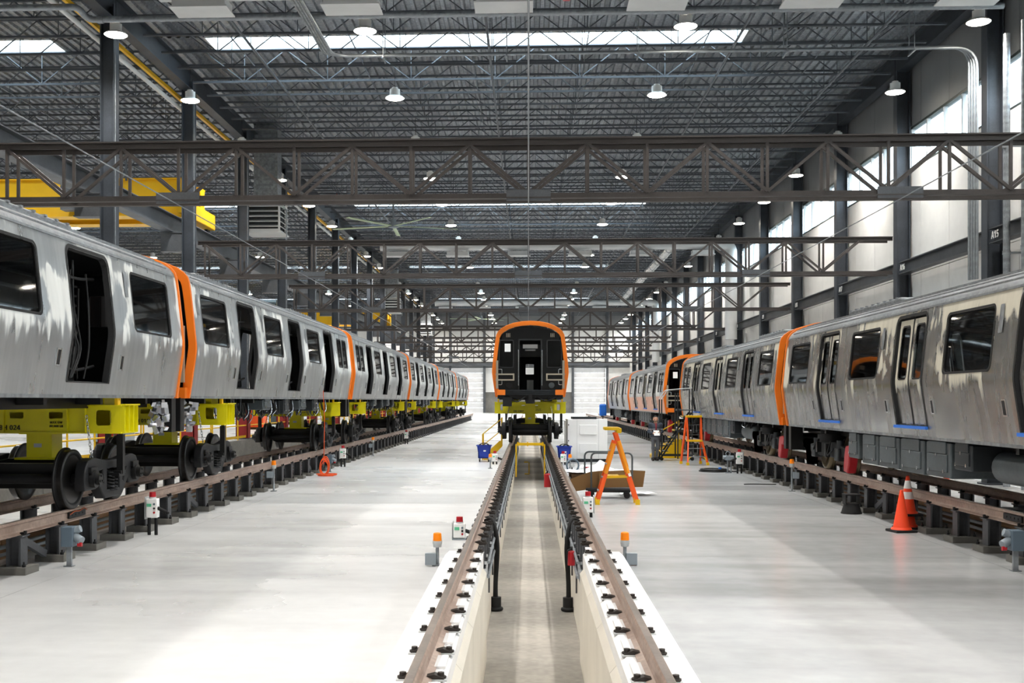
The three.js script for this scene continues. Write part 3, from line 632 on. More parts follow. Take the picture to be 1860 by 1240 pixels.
function cabFace(t, z) {                  // full front of a cab end, facing the camera
  const inner = outline(0.895, 0.895);
  const f = part('cab_front', keep('cabf', () => extr(inner, 0.06, [[[-0.4, 0.24], [0.4, 0.24], [0.4, 2.12], [-0.4, 2.12]], rrect(-1.16, 1.1, -0.64, 2.1, 0.06), rrect(0.64, 1.1, 1.16, 2.1, 0.06)], 0.008)), M.cabBlack, t); f.position.z = z - 0.06;
  for (const s of [-1, 1]) {
    const w = part('cab_window', keep('cw' + s, () => extr(rrect(s * 0.9 - 0.29, 1.07, s * 0.9 + 0.29, 2.13, 0.08, THREE.Shape), 0.03, [rrect(s * 0.9 - 0.25, 1.11, s * 0.9 + 0.25, 2.09, 0.06)])), M.gasket, t); w.position.z = z - 0.03;
    part('pane', keep('cwp' + s, () => box(0.54, 1.02, 0.012, s * 0.9, 1.6, -0.03)), M.glass, w);
    part('marker_lamp', keep('ml' + s, () => merge([0, 1, 2].map((k) => box(0.022, 0.15, 0.02, s * 0.83 + (k - 1) * 0.06, 2.3, 0)))), M.beige, t).position.z = z - 0.02;
    part('headlamp', keep('hl' + s, () => merge([cylZ(0.11, 0.05, s * 0.8, 0.42, 0, 20), cylZ(0.085, 0.07, s * 0.8, 0.42, 0, 20)])), s > 0 ? M.equip : M.black, t).position.z = z - 0.02;
    part('handrail', keep('hr' + s, () => bentPipe([[s * 0.44, 0.4, -0.03], [s * 0.44, 0.4, 0.06], [s * 0.44, 1.74, 0.06], [s * 0.44, 1.74, -0.03]], 0.04, 0.017)), M.chrome, t).position.z = z;
    part('end_post', keep('bp' + s, () => merge([box(0.08, 1.05, 0.09, s * 1.24, 0.82, 0.02), box(0.7, 0.055, 0.08, s * 0.95, 0.83, 0.05), box(0.7, 0.055, 0.08, s * 0.95, 0.62, 0.05), box(0.055, 0.26, 0.08, s * 0.62, 0.725, 0.05)])), M.beige, t).position.z = z + 0.07;
    part('loop_rail', keep('lr' + s, () => merge([bentPipe([[s * 1.2, 1.02, 0], [s * 1.06, 1.02, 0.04], [s * 1.06, 0.82, 0.04]], 0.05, 0.016), bentPipe([[s * 1.2, 0.44, 0], [s * 1.06, 0.44, 0.04], [s * 1.06, 0.62, 0.04]], 0.05, 0.016)])), M.chrome, t).position.z = z + 0.03;
    part('bumper_corner', keep('bc' + s, () => rbox(0.3, 0.2, 0.26, 0.02, s * 1.08, 0.15, 0.08)), M.orange, t).position.z = z;
    part('collision_pad', keep('cpd' + s, () => box(0.24, 0.14, 0.2, s * 1.1, -0.02, 0)), M.black, t).position.z = z;
  }
  const gr = part('buffer_beam', keep('bb', () => merge([box(1.88, 0.2, 0.12, 0, 0.15, 0), ...[0, 1, 2].map((k) => box(1.88, 0.028, 0.1, 0, 0.085 + k * 0.065, 0.08))])), M.equipDark, t); gr.position.z = z + 0.05;
  part('door_frame', keep('dff', () => merge([box(0.05, 1.9, 0.1, -0.42, 1.18, 0), box(0.05, 1.9, 0.1, 0.42, 1.18, 0), box(0.88, 0.05, 0.1, 0, 2.13, 0)])), M.gasket, t).position.z = z - 0.05;
  part('destination_sign', keep('dsg', () => box(0.56, 0.15, 0.03, 0, 1.9, 0)), M.white, t, 'blank white sign over the end door').position.z = z - 0.5;
  part('cab_ceiling_lamp', keep('ccp2', () => box(0.4, 0.05, 0.3, 0, 1.78, 0)), M.white, t).position.z = z - 1.0;
  part('inner_partition', keep('ipt', () => merge([box(0.7, 2.05, 0.05, -0.8, 1.2, 0), box(0.7, 2.05, 0.05, 0.8, 1.2, 0), box(0.9, 0.25, 0.05, 0, 2.12, 0)])), M.interior, t).position.z = z - 1.4;
  part('inner_panel', keep('inp', () => box(0.26, 0.38, 0.03, 0, 0.46, 0)), M.white, t, 'white box on the cabin floor').position.z = z - 2.2;
  part('notice', keep('ntc', () => box(0.22, 0.3, 0.006, -0.85, 1.83, 0)), M.paper, t, 'paper notice taped to the cab window').position.z = z - 0.015;
  part('coupler', keep('ccp', () => merge([box(0.14, 0.3, 0.3, 0, -0.08, 0.05), box(0.34, 0.14, 0.3, 0, -0.2, 0), pipe([[-0.8, 0, 0.05], [-0.5, -0.2, 0.15], [-0.2, 0, 0.1]], 0.025, 12, 6), pipe([[0.25, 0, 0.05], [0.6, -0.16, 0.12], [1, 0, 0.05]], 0.022, 12, 6), box(0.34, 0.34, 0.2, -0.86, -0.2, 0.1), box(2.2, 0.1, 0.3, 0, 0, -0.1)])), M.black, t).position.z = z;
}
function wiring(t, side, n, y0, y1, z0, z1) {        // unfinished wiring hanging under a car
  const g = [], f = [];
  for (let k = 0; k < n; k++) {
    const z = rr(z0, z1), x = side * rr(0.6, 1.15), d = rr(0.25, y0 - y1), w = rr(0.1, 0.5);
    g.push(pipe([[x, y0, z], [x + side * rr(0, 0.08), y0 - d, z + w * 0.5], [x, y0 - d * rr(0.2, 1), z + w], [x, y0, z + w * 1.6]], rr(0.008, 0.022), 12, 5));
    if (k % 3 === 0) f.push(pipe([[x + side * 0.05, y0 - 0.05, z], [x + side * 0.1, y0 - d * 0.8, z + 0.1], [x + side * 0.04, y0 - d * 1.1, z + 0.22]], 0.014, 8, 5));
  }
  part('underfloor_wiring', g, M.cable, t); if (f.length) part('foil_wrap', f, M.foil, t);
}
function equipment(t, side, list) {       // boxes under the floor: [z, length, height, material]
  for (const [z, l, h, m] of list) {
    const b = part('equipment_case', [rbox(0.75, h, l, 0.025, side * 0.88, -h / 2 - 0.05, z), rbox(0.03, h * 0.5, l * 0.78, 0.012, side * 1.265, -h * 0.68, z), rbox(0.03, h * 0.34, l * 0.7, 0.012, side * 1.265, -h * 0.24, z)], m, t);
    for (const [ly, lz] of [[0.9, -0.3], [0.9, 0.3], [0.45, 0]]) part('latch', box(0.03, 0.05, 0.03, side * 1.285, -h * ly, z + l * lz), M.chrome, b);
  }
}
// ---- wheels
const wheelLathe = (r, w) => new THREE.LatheGeometry([[0.0, -w * 0.2], [0.1, -w * 0.5], [0.13, -w * 0.15], [r * 0.72, -w * 0.12], [r * 0.84, -w * 0.5], [r, -w * 0.48], [r + 0.0, w * 0.22], [r + 0.028, w * 0.3], [r + 0.028, w * 0.5], [r * 0.84, w * 0.5], [r * 0.72, w * 0.12], [0.13, w * 0.2], [0.1, w * 0.5], [0, w * 0.2]].map((p) => new THREE.Vector2(...p)), 40).rotateZ(Math.PI / 2);   // flange on -x
const wheelGeo = metreUV(wheelLathe(0.445, 0.14));
// ---- black freight trucks with a yellow carrier frame
function helix(r, h, turns, wire) { const p = []; for (let i = 0; i <= turns * 12; i++) { const a = i / 12 * 2 * Math.PI; p.push(V(Math.cos(a) * r, h * i / (turns * 12), Math.sin(a) * r)); } return new THREE.TubeGeometry(new THREE.CatmullRomCurve3(p), turns * 12, wire, 5); }
function transportTruck(label, stencil) {
  const t = thing('transport_truck', label, 'wheel truck', 0, 0, 0, 0, 'yellow and black shop trucks');
  for (const z of [-0.89, 0.89]) {
    for (const s of [-1, 1]) { const w = part('wheel', wheelGeo, M.black, t); w.position.set(s * 0.76, 0.445, z); w.rotation.y = s > 0 ? 0 : Math.PI; part('tread', keep('tread', () => cylX(0.4455, 0.07, 0.02, 0, 0, 40)), M.tread, w); }
    part('axle', keep('axl' + z, () => cylX(0.075, 2.16, 0, 0.445, z, 14)), M.cast, t);
  }
  const arm = new THREE.Shape(); arm.moveTo(-1.12, 0.3); arm.lineTo(-0.72, 0.3); arm.lineTo(-0.66, 0.4); arm.lineTo(-0.34, 0.13); arm.lineTo(0.34, 0.13); arm.lineTo(0.66, 0.4); arm.lineTo(0.72, 0.3); arm.lineTo(1.12, 0.3); arm.quadraticCurveTo(1.16, 0.6, 1.0, 0.7); arm.quadraticCurveTo(0.8, 0.76, 0.62, 0.72); arm.lineTo(0.3, 0.68); arm.lineTo(-0.3, 0.68); arm.lineTo(-0.62, 0.72); arm.quadraticCurveTo(-0.8, 0.76, -1.0, 0.7); arm.quadraticCurveTo(-1.16, 0.6, -1.12, 0.3);
  for (const s of [-1, 1]) {
    const f = part('side_frame', keep('sf' + s, () => { const a = new THREE.Shape(arm.getPoints(6)); return extr(a, 0.17, [[[-0.28, 0.22], [-0.28, 0.58], [0.28, 0.58], [0.28, 0.22]], [[-0.62, 0.56], [-0.42, 0.58], [-0.38, 0.34], [-0.44, 0.32]], [[0.62, 0.56], [0.44, 0.32], [0.38, 0.34], [0.42, 0.58]]], 0.02).rotateY(Math.PI / 2).translate(s * 1.02, 0, 0); }), M.cast, t);
    part('spring', keep('sp' + s, () => merge([-0.19, -0.06, 0.08, 0.2].map((z) => helix(0.055, 0.32, 6, 0.016).translate(s * (1.02 + (Math.abs(z) < 0.1 ? 0.06 : -0.02)), 0.22, z)))), M.cast, f);
    for (const z of [-0.89, 0.89]) { const c = part('bearing_cap', keep('bc' + s + z, () => merge([cylX(0.13, 0.2, s * 1.08, 0.445, z, 18), cylX(0.085, 0.09, s * 1.2, 0.445, z, 14), box(0.2, 0.09, 0.26, s * 1.05, 0.58, z)])), M.black, f); part('bolt', keep('bb' + s + z, () => merge([0, 1, 2].map((k) => cylX(0.018, 0.03, s * 1.25, 0.445 + 0.05 * Math.cos(k * 2.1), z + 0.05 * Math.sin(k * 2.1), 6)))), M.cast, c); }
    part('guide_post', keep('gp' + s, () => merge([box(0.1, 0.62, 0.1, s * 1.22, 0.78, 0), box(0.16, 0.05, 0.2, s * 1.18, 0.5, 0), box(0.2, 0.05, 0.26, s * 1.14, 0.46, 0), cyl(0.035, 0.1, s * 1.22, 1.1, 0, 10)])), M.black, t);
    part('safety_chain', keep('ch' + s, () => merge(Array.from({ length: 13 }, (_, k) => new THREE.TorusGeometry(0.026, 0.008, 5, 8).scale(0.7, 1.3, 1).rotateY(k % 2 ? Math.PI / 2 : 0).translate(s * lerp(0.82, 0.95, k / 12), lerp(1.36, 0.74, k / 12), lerp(0.37, 0.5, k / 12))))), M.chrome, t);
  }
  part('bolster', keep('bol', () => extr([[-0.95, 0.6], [-0.95, 0.42], [-0.62, 0.26], [0.62, 0.26], [0.95, 0.42], [0.95, 0.6], [0.5, 0.7], [-0.5, 0.7]], 0.42, [], 0.015)), M.black, t);
  for (const e of [-1, 1]) part('end_beam', keep('enb' + e, () => merge([box(1.3, 0.26, 0.12, 0, 0.5, e * 0.62), box(1.3, 0.05, 0.2, 0, 0.64, e * 0.62)])), M.black, t);
  const post = part('centre_post', keep('cpo', () => merge([box(0.4, 0.42, 0.4, 0, 0.92, 0), box(0.72, 0.03, 0.55, 0, 0.715, 0), box(0.6, 0.03, 0.5, 0, 1.11, 0)])), M.acid, t);
  part('maker_plate', keep('mkp', () => box(0.12, 0.06, 0.01, -0.02, 0.92, 0.205)), M.greyPlastic, post);
  // carrier beam of plates with windows in them
  const fr = part('carrier_beam', keep('cb', () => {
    const web = () => extr([[-1.33, 1.12], [1.33, 1.12], [1.33, 1.54], [-1.33, 1.54]], 0.02, [rrect(-1.18, 1.23, -0.94, 1.47, 0.05), rrect(0.94, 1.23, 1.18, 1.47, 0.05), rrect(-0.42, 1.34, -0.2, 1.44, 0.01), rrect(0.2, 1.34, 0.42, 1.44, 0.01)]);
    const g = [web().translate(0, 0, 0.3), web().translate(0, 0, -0.3), box(2.7, 0.022, 0.7, 0, 1.54, 0), box(2.7, 0.022, 0.7, 0, 1.12, 0)];
    for (const s of [-1, 1]) { g.push(box(0.02, 0.42, 0.6, s * 1.33, 1.33, 0)); for (const z of [-0.3, -0.1, 0.1, 0.3]) g.push(box(0.06, 0.42, 0.016, s * 1.36, 1.33, z)); g.push(box(0.09, 0.02, 0.66, s * 1.37, 1.555, 0), box(0.02, 0.42, 0.06, s * 0.5, 1.33, 0.33), box(0.02, 0.42, 0.06, s * 0.78, 1.33, 0.33)); }
    return merge(g);
  }), M.acid, t);
  for (const s of [-1, 1]) {
    part('lifting_lug', keep('ll' + s, () => extr([[-0.06, 0], [0.06, 0], [0.06, 0.12], [0.03, 0.17], [-0.03, 0.17], [-0.06, 0.12]], 0.05, [rrect(-0.02, 0.07, 0.02, 0.11, 0.015)]).rotateY(Math.PI / 2).translate(s * 1.25, 1.55, 0.22)), M.yellow, fr);
    part('body_pad', keep('bpd' + s, () => box(0.5, 0.13, 0.5, s * 0.8, 1.617, 0)), M.acid, fr);
  }
  part('stencil', keep('st' + stencil, () => merge([text(stencil, 0.075).translate(-0.45, 1.2, 0.312), text('MAX GW', 0.035).translate(0.32, 1.28, 0.312), text('80,000 LB', 0.035).translate(0.32, 1.22, 0.312)])), M.letter, fr);
  return t;
}
// ---- passenger trucks under the right train
function roadTruck(label) {
  const t = thing('passenger_truck', label, 'wheel truck', 0, 0, 0, 0, 'passenger trucks');
  for (const z of [-1.0, 1.0]) {
    for (const s of [-1, 1]) { const w = part('wheel', wheelGeo, M.wheelBrass, t); w.position.set(s * 0.76, 0.43, z); w.rotation.y = s > 0 ? 0 : Math.PI; w.scale.set(1, 0.966, 0.966); part('brake_disc', keep('bkd', () => cylX(0.3, 0.03, 0.08, 0, 0, 28)), M.wheelBrass, w); }
    part('axle', keep('rax' + z, () => cylX(0.085, 1.7, 0, 0.43, z, 14)), M.cast, t);
    part('motor', keep('mot' + z, () => merge([rbox(0.6, 0.44, 0.6, 0.08, 0, 0.46, z * 0.52), box(0.3, 0.3, 0.3, 0.38, 0.44, z * 0.9)])), M.equipDark, t);
  }
  part('truck_frame', keep('trf', () => merge([extr([[-1.5, 0.42], [-1.5, 0.56], [-0.6, 0.66], [0.6, 0.66], [1.5, 0.56], [1.5, 0.42], [0.7, 0.36], [-0.7, 0.36]], 0.14, [], 0.02).rotateY(Math.PI / 2).translate(0.98, 0, 0), extr([[-1.5, 0.42], [-1.5, 0.56], [-0.6, 0.66], [0.6, 0.66], [1.5, 0.56], [1.5, 0.42], [0.7, 0.36], [-0.7, 0.36]], 0.14, [], 0.02).rotateY(Math.PI / 2).translate(-0.98, 0, 0), box(1.9, 0.24, 0.5, 0, 0.58, 0)])), M.cast, t);
  for (const s of [-1, 1]) {
    for (const z of [-1, 1]) part('axle_box', keep('axb' + s + z, () => merge([rbox(0.2, 0.28, 0.34, 0.03, s * 1.02, 0.43, z), cyl(0.08, 0.2, s * 1.02, 0.64, z, 12)])), M.equipDark, t);
    part('air_spring', keep('ars' + s, () => merge([cyl(0.26, 0.1, s * 0.95, 0.72, 0, 20), cyl(0.3, 0.1, s * 0.95, 0.8, 0, 20), cyl(0.24, 0.08, s * 0.95, 0.88, 0, 20)])), M.rubber, t);
    part('brake_hose', keep('brh' + s, () => merge([pipe([[s * 1.1, 0.7, 0.5], [s * 1.2, 0.4, 0.6], [s * 1.12, 0.55, 0.8]], 0.018, 14, 6), pipe([[s * 1.12, 0.75, -0.5], [s * 1.2, 0.5, -0.62], [s * 1.1, 0.5, -0.9]], 0.018, 14, 6), box(0.1, 0.3, 0.14, s * 1.15, 0.5, 0.4), box(0.1, 0.24, 0.12, s * 1.15, 0.55, -0.35)])), M.black, t);
    for (const e of [-1, 1]) part('rail_guard', keep('rg' + s + e, () => extr([[0, 0.62], [0.42, 0.66], [0.5, 0.6], [0.44, 0.5], [0.24, 0.46], [0.2, 0.3], [0.08, 0.1], [-0.14, 0.12], [-0.1, 0.4]], 0.2, [], 0.03).rotateY(-Math.PI / 2 ).scale(1, 1, e).translate(s * 0.98, 0, e * 1.62)), M.red, t, 'glossy red guard ahead of the wheel');
  }
  return t;
}

// ---------------------------------------------------------------- left train on shop trucks
M.skinLeaf = mat(0xffffff, 1, 1, skinRight);
const LEFT_SILL = 2.38;
const leftZ = []; for (let k = 0; k < 6; k++) leftZ.push(20.15 - CAR_L + k * (CAR_L + GAP));
const leftLabels = ['silver railcar cut off by the left picture edge', 'silver railcar second in the left train, three open black doorways', 'silver railcar third in the left train', 'silver railcar fourth in the left train', 'silver railcar fifth in the left train', 'silver railcar farthest away at the end of the left train'];
leftZ.forEach((z, i) => {
  const t = makeCar({ x: LEFT_X, sill: LEFT_SILL, z, flip: i % 2 === 0, closed: false, skin: M.skinLeft, leaf: M.skinLeaf, label: leftLabels[i], group: 'railcars of the left train', gear: i < 3, shift: i * 4.3 });
  if (i < 4) { wiring(t, 1, i < 2 ? 84 : 40, 0, -0.55, i ? -5.6 : 2, 5.6); if (i) equipment(t, 1, [[-3.3, 0.7, 0.32, M.equipDark], [-1.5, 0.9, 0.26, M.equip], [0.7, 0.6, 0.36, M.equipDark], [2.9, 0.8, 0.24, M.equip]]); }
  if (i < 2) part('foil_bag', Array.from({ length: 26 }, () => { const z0 = (i ? 1 : -1) * (CAR_L / 2 - 0.5) + rr(-0.25, 0.25), x = 1.15 + rr(-0.15, 0.1), y = rr(-0.6, -0.1); return box(rr(0.03, 0.12), rr(0.04, 0.16), rr(0.03, 0.12), x, y, z0, rr(0, 3), rr(0, 3)); }), M.foil, t, 'crumpled foil wrapped cable end');
});
{
  const lab = ['nearest', 'second', 'third', 'fourth', 'fifth', 'sixth', 'seventh', 'eighth', 'ninth', 'tenth', 'eleventh'];
  let n = 0; const st = ['DBH 024', 'DBH 011', 'DBH 005', 'DBH 018', 'DBH 009', 'DBH 021', 'DBH 003', 'DBH 015', 'DBH 022', 'DBH 006', 'DBH 013'];
  leftZ.forEach((z, i) => { for (const u of [2.6, CAR_L - 2.6]) { const zz = z + u; if (zz < 12) continue; const t = transportTruck(lab[n] + ' yellow and black shop truck under the left train', st[n]); t.position.set(LEFT_X, RAIL_Y, -zz); n++; } });
}
// ---------------------------------------------------------------- middle car
{
  const t = makeCar({ x: MID_X, sill: 2.47, z: 42.6, flip: true, closed: false, skin: M.skinLeft, leaf: M.skinLeaf, label: 'railcar on the middle track facing us, black front in an orange rim', cab: true, group: null });
  for (const [u, l] of [[2.2, 'yellow and black shop truck under the middle railcar front'], [CAR_L - 2.6, 'shop truck under the far end of the middle railcar']]) { const k = transportTruck(l, u < 5 ? 'DBH 007' : 'DBH 002'); k.position.set(MID_X, RAIL_Y, -(42.6 + u)); }
}
// ---------------------------------------------------------------- right train on its own wheels
{
  const sill = 1.70, zs = [29.1 - CAR_L, 29.9, 54.5, 74.0];
  const labels = ['stainless railcar cut off by the right picture edge, blue strips under doors', 'stainless railcar second in the right train, behind orange stepladder', 'railcar with a pale orange lower band in the right train', 'silver railcar at the far end of the right train'];
  zs.forEach((z, i) => {
    const t = makeCar({ x: RIGHT_X, sill, z, flip: [true, false, true, false][i], closed: true, tape: i < 3, skin: i < 2 ? M.skinRight : M.skinLeft, leaf: M.skinLeaf, label: labels[i], cab: i === 2, group: 'railcars of the right train', shift: i * 5.1 + 2 });
    equipment(t, -1, [[-3.6, 0.7, 0.5, M.equip], [-2.5, 1.0, 0.56, M.equip], [-1.35, 1.15, 0.56, M.equip], [-0.1, 1.2, 0.58, M.equip], [1.15, 1.1, 0.56, M.equip], [2.2, 0.7, 0.4, M.equipDark]]);
    part('air_tank', [cylZ(0.24, 1.7, -0.85, -0.36, 3.7, 20), new THREE.SphereGeometry(0.24, 16, 10).scale(1, 1, 0.5).translate(-0.85, -0.36, 4.55), new THREE.SphereGeometry(0.24, 16, 10).scale(1, 1, 0.5).translate(-0.85, -0.36, 2.85)], M.equip, t);
    wiring(t, -1, 14, 0, -0.2, -5, 5);
    if (i === 2) part('lower_band', patch(-1, { z0: -CAR_L / 2 + 0.1, z1: CAR_L / 2 - 0.1, y0: 0.02, y1: 0.82 }, DOOR.map((w) => ({ z0: -(CAR_L / 2 - w[0]) - 0.06, z1: -(CAR_L / 2 - w[1]) + 0.06, y0: 0.18, y1: 0.82 })), 0.004), M.peach = mat(0xf3b79a, 0.4, 0, { map: wearMap }), t, 'pale orange band along the lower side');
  });
  const lab = ['nearest', 'second', 'third', 'fourth', 'fifth', 'sixth', 'seventh', 'eighth']; let n = 0, proto = null;
  zs.forEach((z) => { for (const u of [2.7, CAR_L - 2.9]) { const zz = z + u; if (zz < 10) continue; const l = lab[n++] + ' brass-wheeled passenger truck under the right train'; const k = proto ? copyOf(proto, l, 0, 0, 0) : (proto = roadTruck(l)); k.position.set(RIGHT_X, 0.70, -zz); } });
}
// ================================================================ TRACKS
const railShape = new THREE.Shape([[-0.07, 0], [0.07, 0], [0.07, 0.012], [0.02, 0.032], [0.009, 0.05], [0.009, 0.13], [0.02, 0.142], [0.036, 0.15], [0.036, 0.172], [0.026, 0.185], [-0.026, 0.185], [-0.036, 0.172], [-0.036, 0.15], [-0.02, 0.142], [-0.009, 0.13], [-0.009, 0.05], [-0.02, 0.032], [-0.07, 0.012]].map((p) => new THREE.Vector2(...p)));
const railGeo = (l) => new THREE.ExtrudeGeometry(railShape, { depth: l, bevelEnabled: false }).translate(0, 0, -l / 2);
const tracks = [
  { x: LEFT_X + 0.75, z0: 4, z1: 141, s: 1, first: 14.95, step: 1.236, label: 'brown steel rail nearer the aisle under the left train', at: 'under the aisle rail of the left train' },
  { x: LEFT_X - 0.75, z0: 4, z1: 141, s: 1, first: 18.65, step: 1.236, label: 'brown steel rail farther from the aisle under the left train', at: 'under the outer rail of the left train' },
  { x: RIGHT_X - 0.75, z0: 4, z1: 141, s: -1, first: 16.5, step: 1.236, label: 'brown steel rail nearer the aisle under the right train', at: 'under the aisle rail of the right train' },
  { x: RIGHT_X + 0.75, z0: 4, z1: 141, s: -1, first: 20.2, step: 1.236, label: 'brown steel rail farther from the aisle under the right train', at: 'under the outer rail of the right train' },
  { x: MID_X - 0.755, z0: 3, z1: 134, s: 1, first: 14.2, step: 0.76, last: 66, label: 'left rail of the middle track above the pit', at: 'under left rail of the middle track' },
  { x: MID_X + 0.755, z0: 3, z1: 134, s: -1, first: 14.2, step: 0.76, last: 66, label: 'right rail of the middle track above the pit', at: 'under right rail of the middle track' },
];
const clipGeo = metreUV(merge([box(0.06, 0.03, 0.07, 0, 0.02, 0), cyl(0.022, 0.05, 0.03, 0.03, 0, 6)]));
const clipBig = metreUV(merge([extr([[-0.07, 0], [0.06, 0], [0.06, 0.02], [-0.02, 0.05], [-0.1, 0.03]], 0.1), cyl(0.03, 0.06, 0.03, 0.03, 0, 6), cyl(0.045, 0.02, 0.03, 0.02, 0, 8)]));
const spots = [];
tracks.forEach((k, i) => {
  const t = thing('rail', k.label, 'rail', k.x, RAIL_Y - 0.185, 0);
  const len = k.z1 - k.z0; part('rail_bar', railGeo(len).translate(0, 0, -(k.z0 + k.z1) / 2), M.rail, t);
  part('running_surface', box(0.05, 0.004, len, 0, 0.1855, -(k.z0 + k.z1) / 2), M.railTop, t);
  if (i > 3) {          // spring clips with bolts, on both sides of the middle rails
    for (let z = 5.8; z < 13.6; z += 0.76) for (const s of [-1, 1]) {
      const c = part('rail_clip', clipBig, M.clip, t); c.scale.setScalar(0.8); c.position.set(s * 0.1, 0.0, -z); c.rotation.y = s > 0 ? 0 : Math.PI;
      part('bearing_plate', keep('brp', () => box(0.12, 0.012, 0.14, 0.02, 0.006, 0)), M.greyPlastic, c);
      if (s === (i === 4 ? 1 : -1)) part('rail_chair', keep('rch', () => box(0.12, 0.02, 0.42, -0.02, 0.012, 0.38)), M.concretePale, c);
    }
  } else if (i === 0 || i === 2) {
    part('joint_bar', [box(0.03, 0.09, 0.62, 0.028, 0.09, -16.9), box(0.03, 0.09, 0.62, -0.028, 0.09, -16.9), ...[0, 1, 2, 3].map((q) => cylX(0.016, 0.1, 0, 0.09, -16.7 - q * 0.13, 6))], M.cast, t);
    if (i === 0) part('bond_wire', pipe([[0.045, 0.1, -16.6], [0.06, 0.14, -16.75], [0.055, 0.13, -16.95], [0.06, 0.16, -17.1], [0.045, 0.12, -17.25]], 0.009, 16, 5), mat(0xb5562a, 0.4, 0.6), t);
  }
  if (i > 3) for (let z = k.first; z < 44; z += k.step) { const c = part('rail_clip', clipBig, M.clip, t); c.position.set(i === 4 ? 0.1 : -0.1, 0, -z); c.rotation.y = i === 4 ? 0 : Math.PI; }
  else for (let z = k.first; z < 75; z += k.step) for (const s of [-1, 1]) { const c = part('rail_clip', clipGeo, M.cast, t); c.position.set(s * 0.085, 0, -z); c.rotation.y = s > 0 ? 0 : Math.PI; }
  let n = 0; for (let z = k.first; z < (k.last ?? 134); z += k.step) spots.push({ i, z, n: ++n, k });
});
{
  const h = RAIL_Y - 0.185, base = 0.1, ped = metreUV(wideUp(0.2, 0.21, h - base - 0.02)), mid = metreUV(wideUp(0.15, 0.15, h - 0.05));
  const padG = metreUV(box(0.42, base, 0.42, 0, base / 2, 0)), capG = metreUV(box(0.26, 0.02, 0.24, 0, h - 0.01, 0)), boltG = metreUV(merge([cyl(0.026, 0.035, 0, base + 0.017, 0, 6), cyl(0.012, 0.07, 0, base + 0.035, 0, 6)]));
  const padM = metreUV(box(0.2, 0.03, 0.2, 0, 0.015, 0));
  const each = spots.slice().sort((a, b) => a.z * (a.i % 2 && a.i < 4 ? 1.15 : 1) - b.z * (b.i % 2 && b.i < 4 ? 1.15 : 1));
  const rest = [];
  each.forEach((q, at) => {
    const m = q.i > 3;
    if (at >= 300) { rest.push(q); return; }
    const t = thing('rail_pedestal', 'grey steel rail pedestal, ' + ord(q.n) + ' from camera ' + q.k.at, 'pedestal', q.k.x, 0, -q.z, 0, 'rail pedestals');
    if (m) { part('post', mid, M.pedestal, t).position.y = 0.03; part('base_plate', padM, M.pedestal, t); part('cap_plate', capG, M.pedestal, t); return; }
    part('post', ped, M.pedestal, t).position.y = base; part('base_pad', padG, M.pad, t); part('cap_plate', capG, M.pedestal, t);
    if (q.z < 45) for (const s of [-1, 1]) part('anchor_bolt', boltG, M.cast, t).position.set(s * 0.16, 0, s * 0.14);
  });
  const g = rest.map((q) => q.i > 3 ? [box(0.15, h, 0.15, q.k.x, h / 2, -q.z)] : [box(0.42, base, 0.42, q.k.x, base / 2, -q.z), box(0.02, h - base, 0.2, q.k.x - 0.1, (h + base) / 2, -q.z), box(0.02, h - base, 0.2, q.k.x + 0.1, (h + base) / 2, -q.z), box(0.2, h - base, 0.02, q.k.x, (h + base) / 2, -q.z)]);
  tag(part('distant_rail_pedestals', g, M.pedestal, scene), 'distant rail pedestals too small to tell apart', 'pedestal', null, 'stuff');
}
// diagonal braces between some pedestals
[[0, 15.0, 1], [0, 22.6, 1], [0, 34.8, 1], [0, 47.0, 1], [2, 22.7, -1], [2, 33.8, -1], [2, 46.0, -1]].forEach(([i, z, s], n) => {
  const k = tracks[i]; const w = ['closest to the camera', 'second along', 'third along', 'fourth along', 'closest to the camera', 'second along', 'third along'][n];
  const zA = k.first + Math.round((z - k.first) / k.step) * k.step;
  one('diagonal_brace', bar(V(-s * 0.05, 0.42, -zA - 0.25), V(-s * 0.05, 0.13, -zA - k.step + 0.25), 0.07, 0.1), M.pedestal, 'diagonal steel brace between pedestals of the ' + (s > 0 ? 'left' : 'right') + ' train, ' + w, 'brace', k.x, 0, 0);
});
// timber kerbs and conduits between the rails of the outer tracks
for (const [x, l] of [[LEFT_X - 0.1, 'left'], [RIGHT_X + 0.1, 'right']]) {
  const t = thing('timber_kerb', 'low kerb of stacked planks between the rails of the ' + l + ' train', 'kerb', x, 0, 0);
  for (let z = 12; z < 132; z += 2.4) for (const y of [0, 1]) part('plank', keep('plk' + y, () => box(0.12 - y * 0.02, 0.16, 2.37, 0, 0.085 + y * 0.17, 0)), M.timber, t).position.z = -z - (y ? 0.6 : 0);
  const c = thing('conduit_run', 'grey conduit run under the ' + l + ' train', 'conduit', x + (l === 'left' ? 0.5 : -0.5), 0, 0);
  part('pipe', cylZ(0.03, 118, 0, 0.3, -73, 8), M.galv, c); part('pipe', cylZ(0.025, 118, 0, 0.2, -73, 8), M.galv, c);
  for (let z = 15; z < 132; z += 6) part('stand', box(0.04, 0.32, 0.04, 0.05, 0.16, -z), M.pedestal, c);
}
for (const s of [-1, 1]) {
  const c = thing('pit_pipe', 'pair of thin pipes along the pit under the ' + (s < 0 ? 'left' : 'right') + ' middle rail', 'pipe', s < 0 ? PIT_L + 0.045 : PIT_R - 0.045, 0, 0);
  part('pipe', cylZ(0.018, 46, 0, 0.32, -37, 8), M.galv, c); part('pipe', cylZ(0.018, 46, 0, 0.14, -37, 8), M.galv, c);
  for (let z = 15; z < 60; z += 1.52) part('bracket', box(0.025, 0.6, 0.03, s * 0.028, 0.08, -z), M.pedestal, c);
}
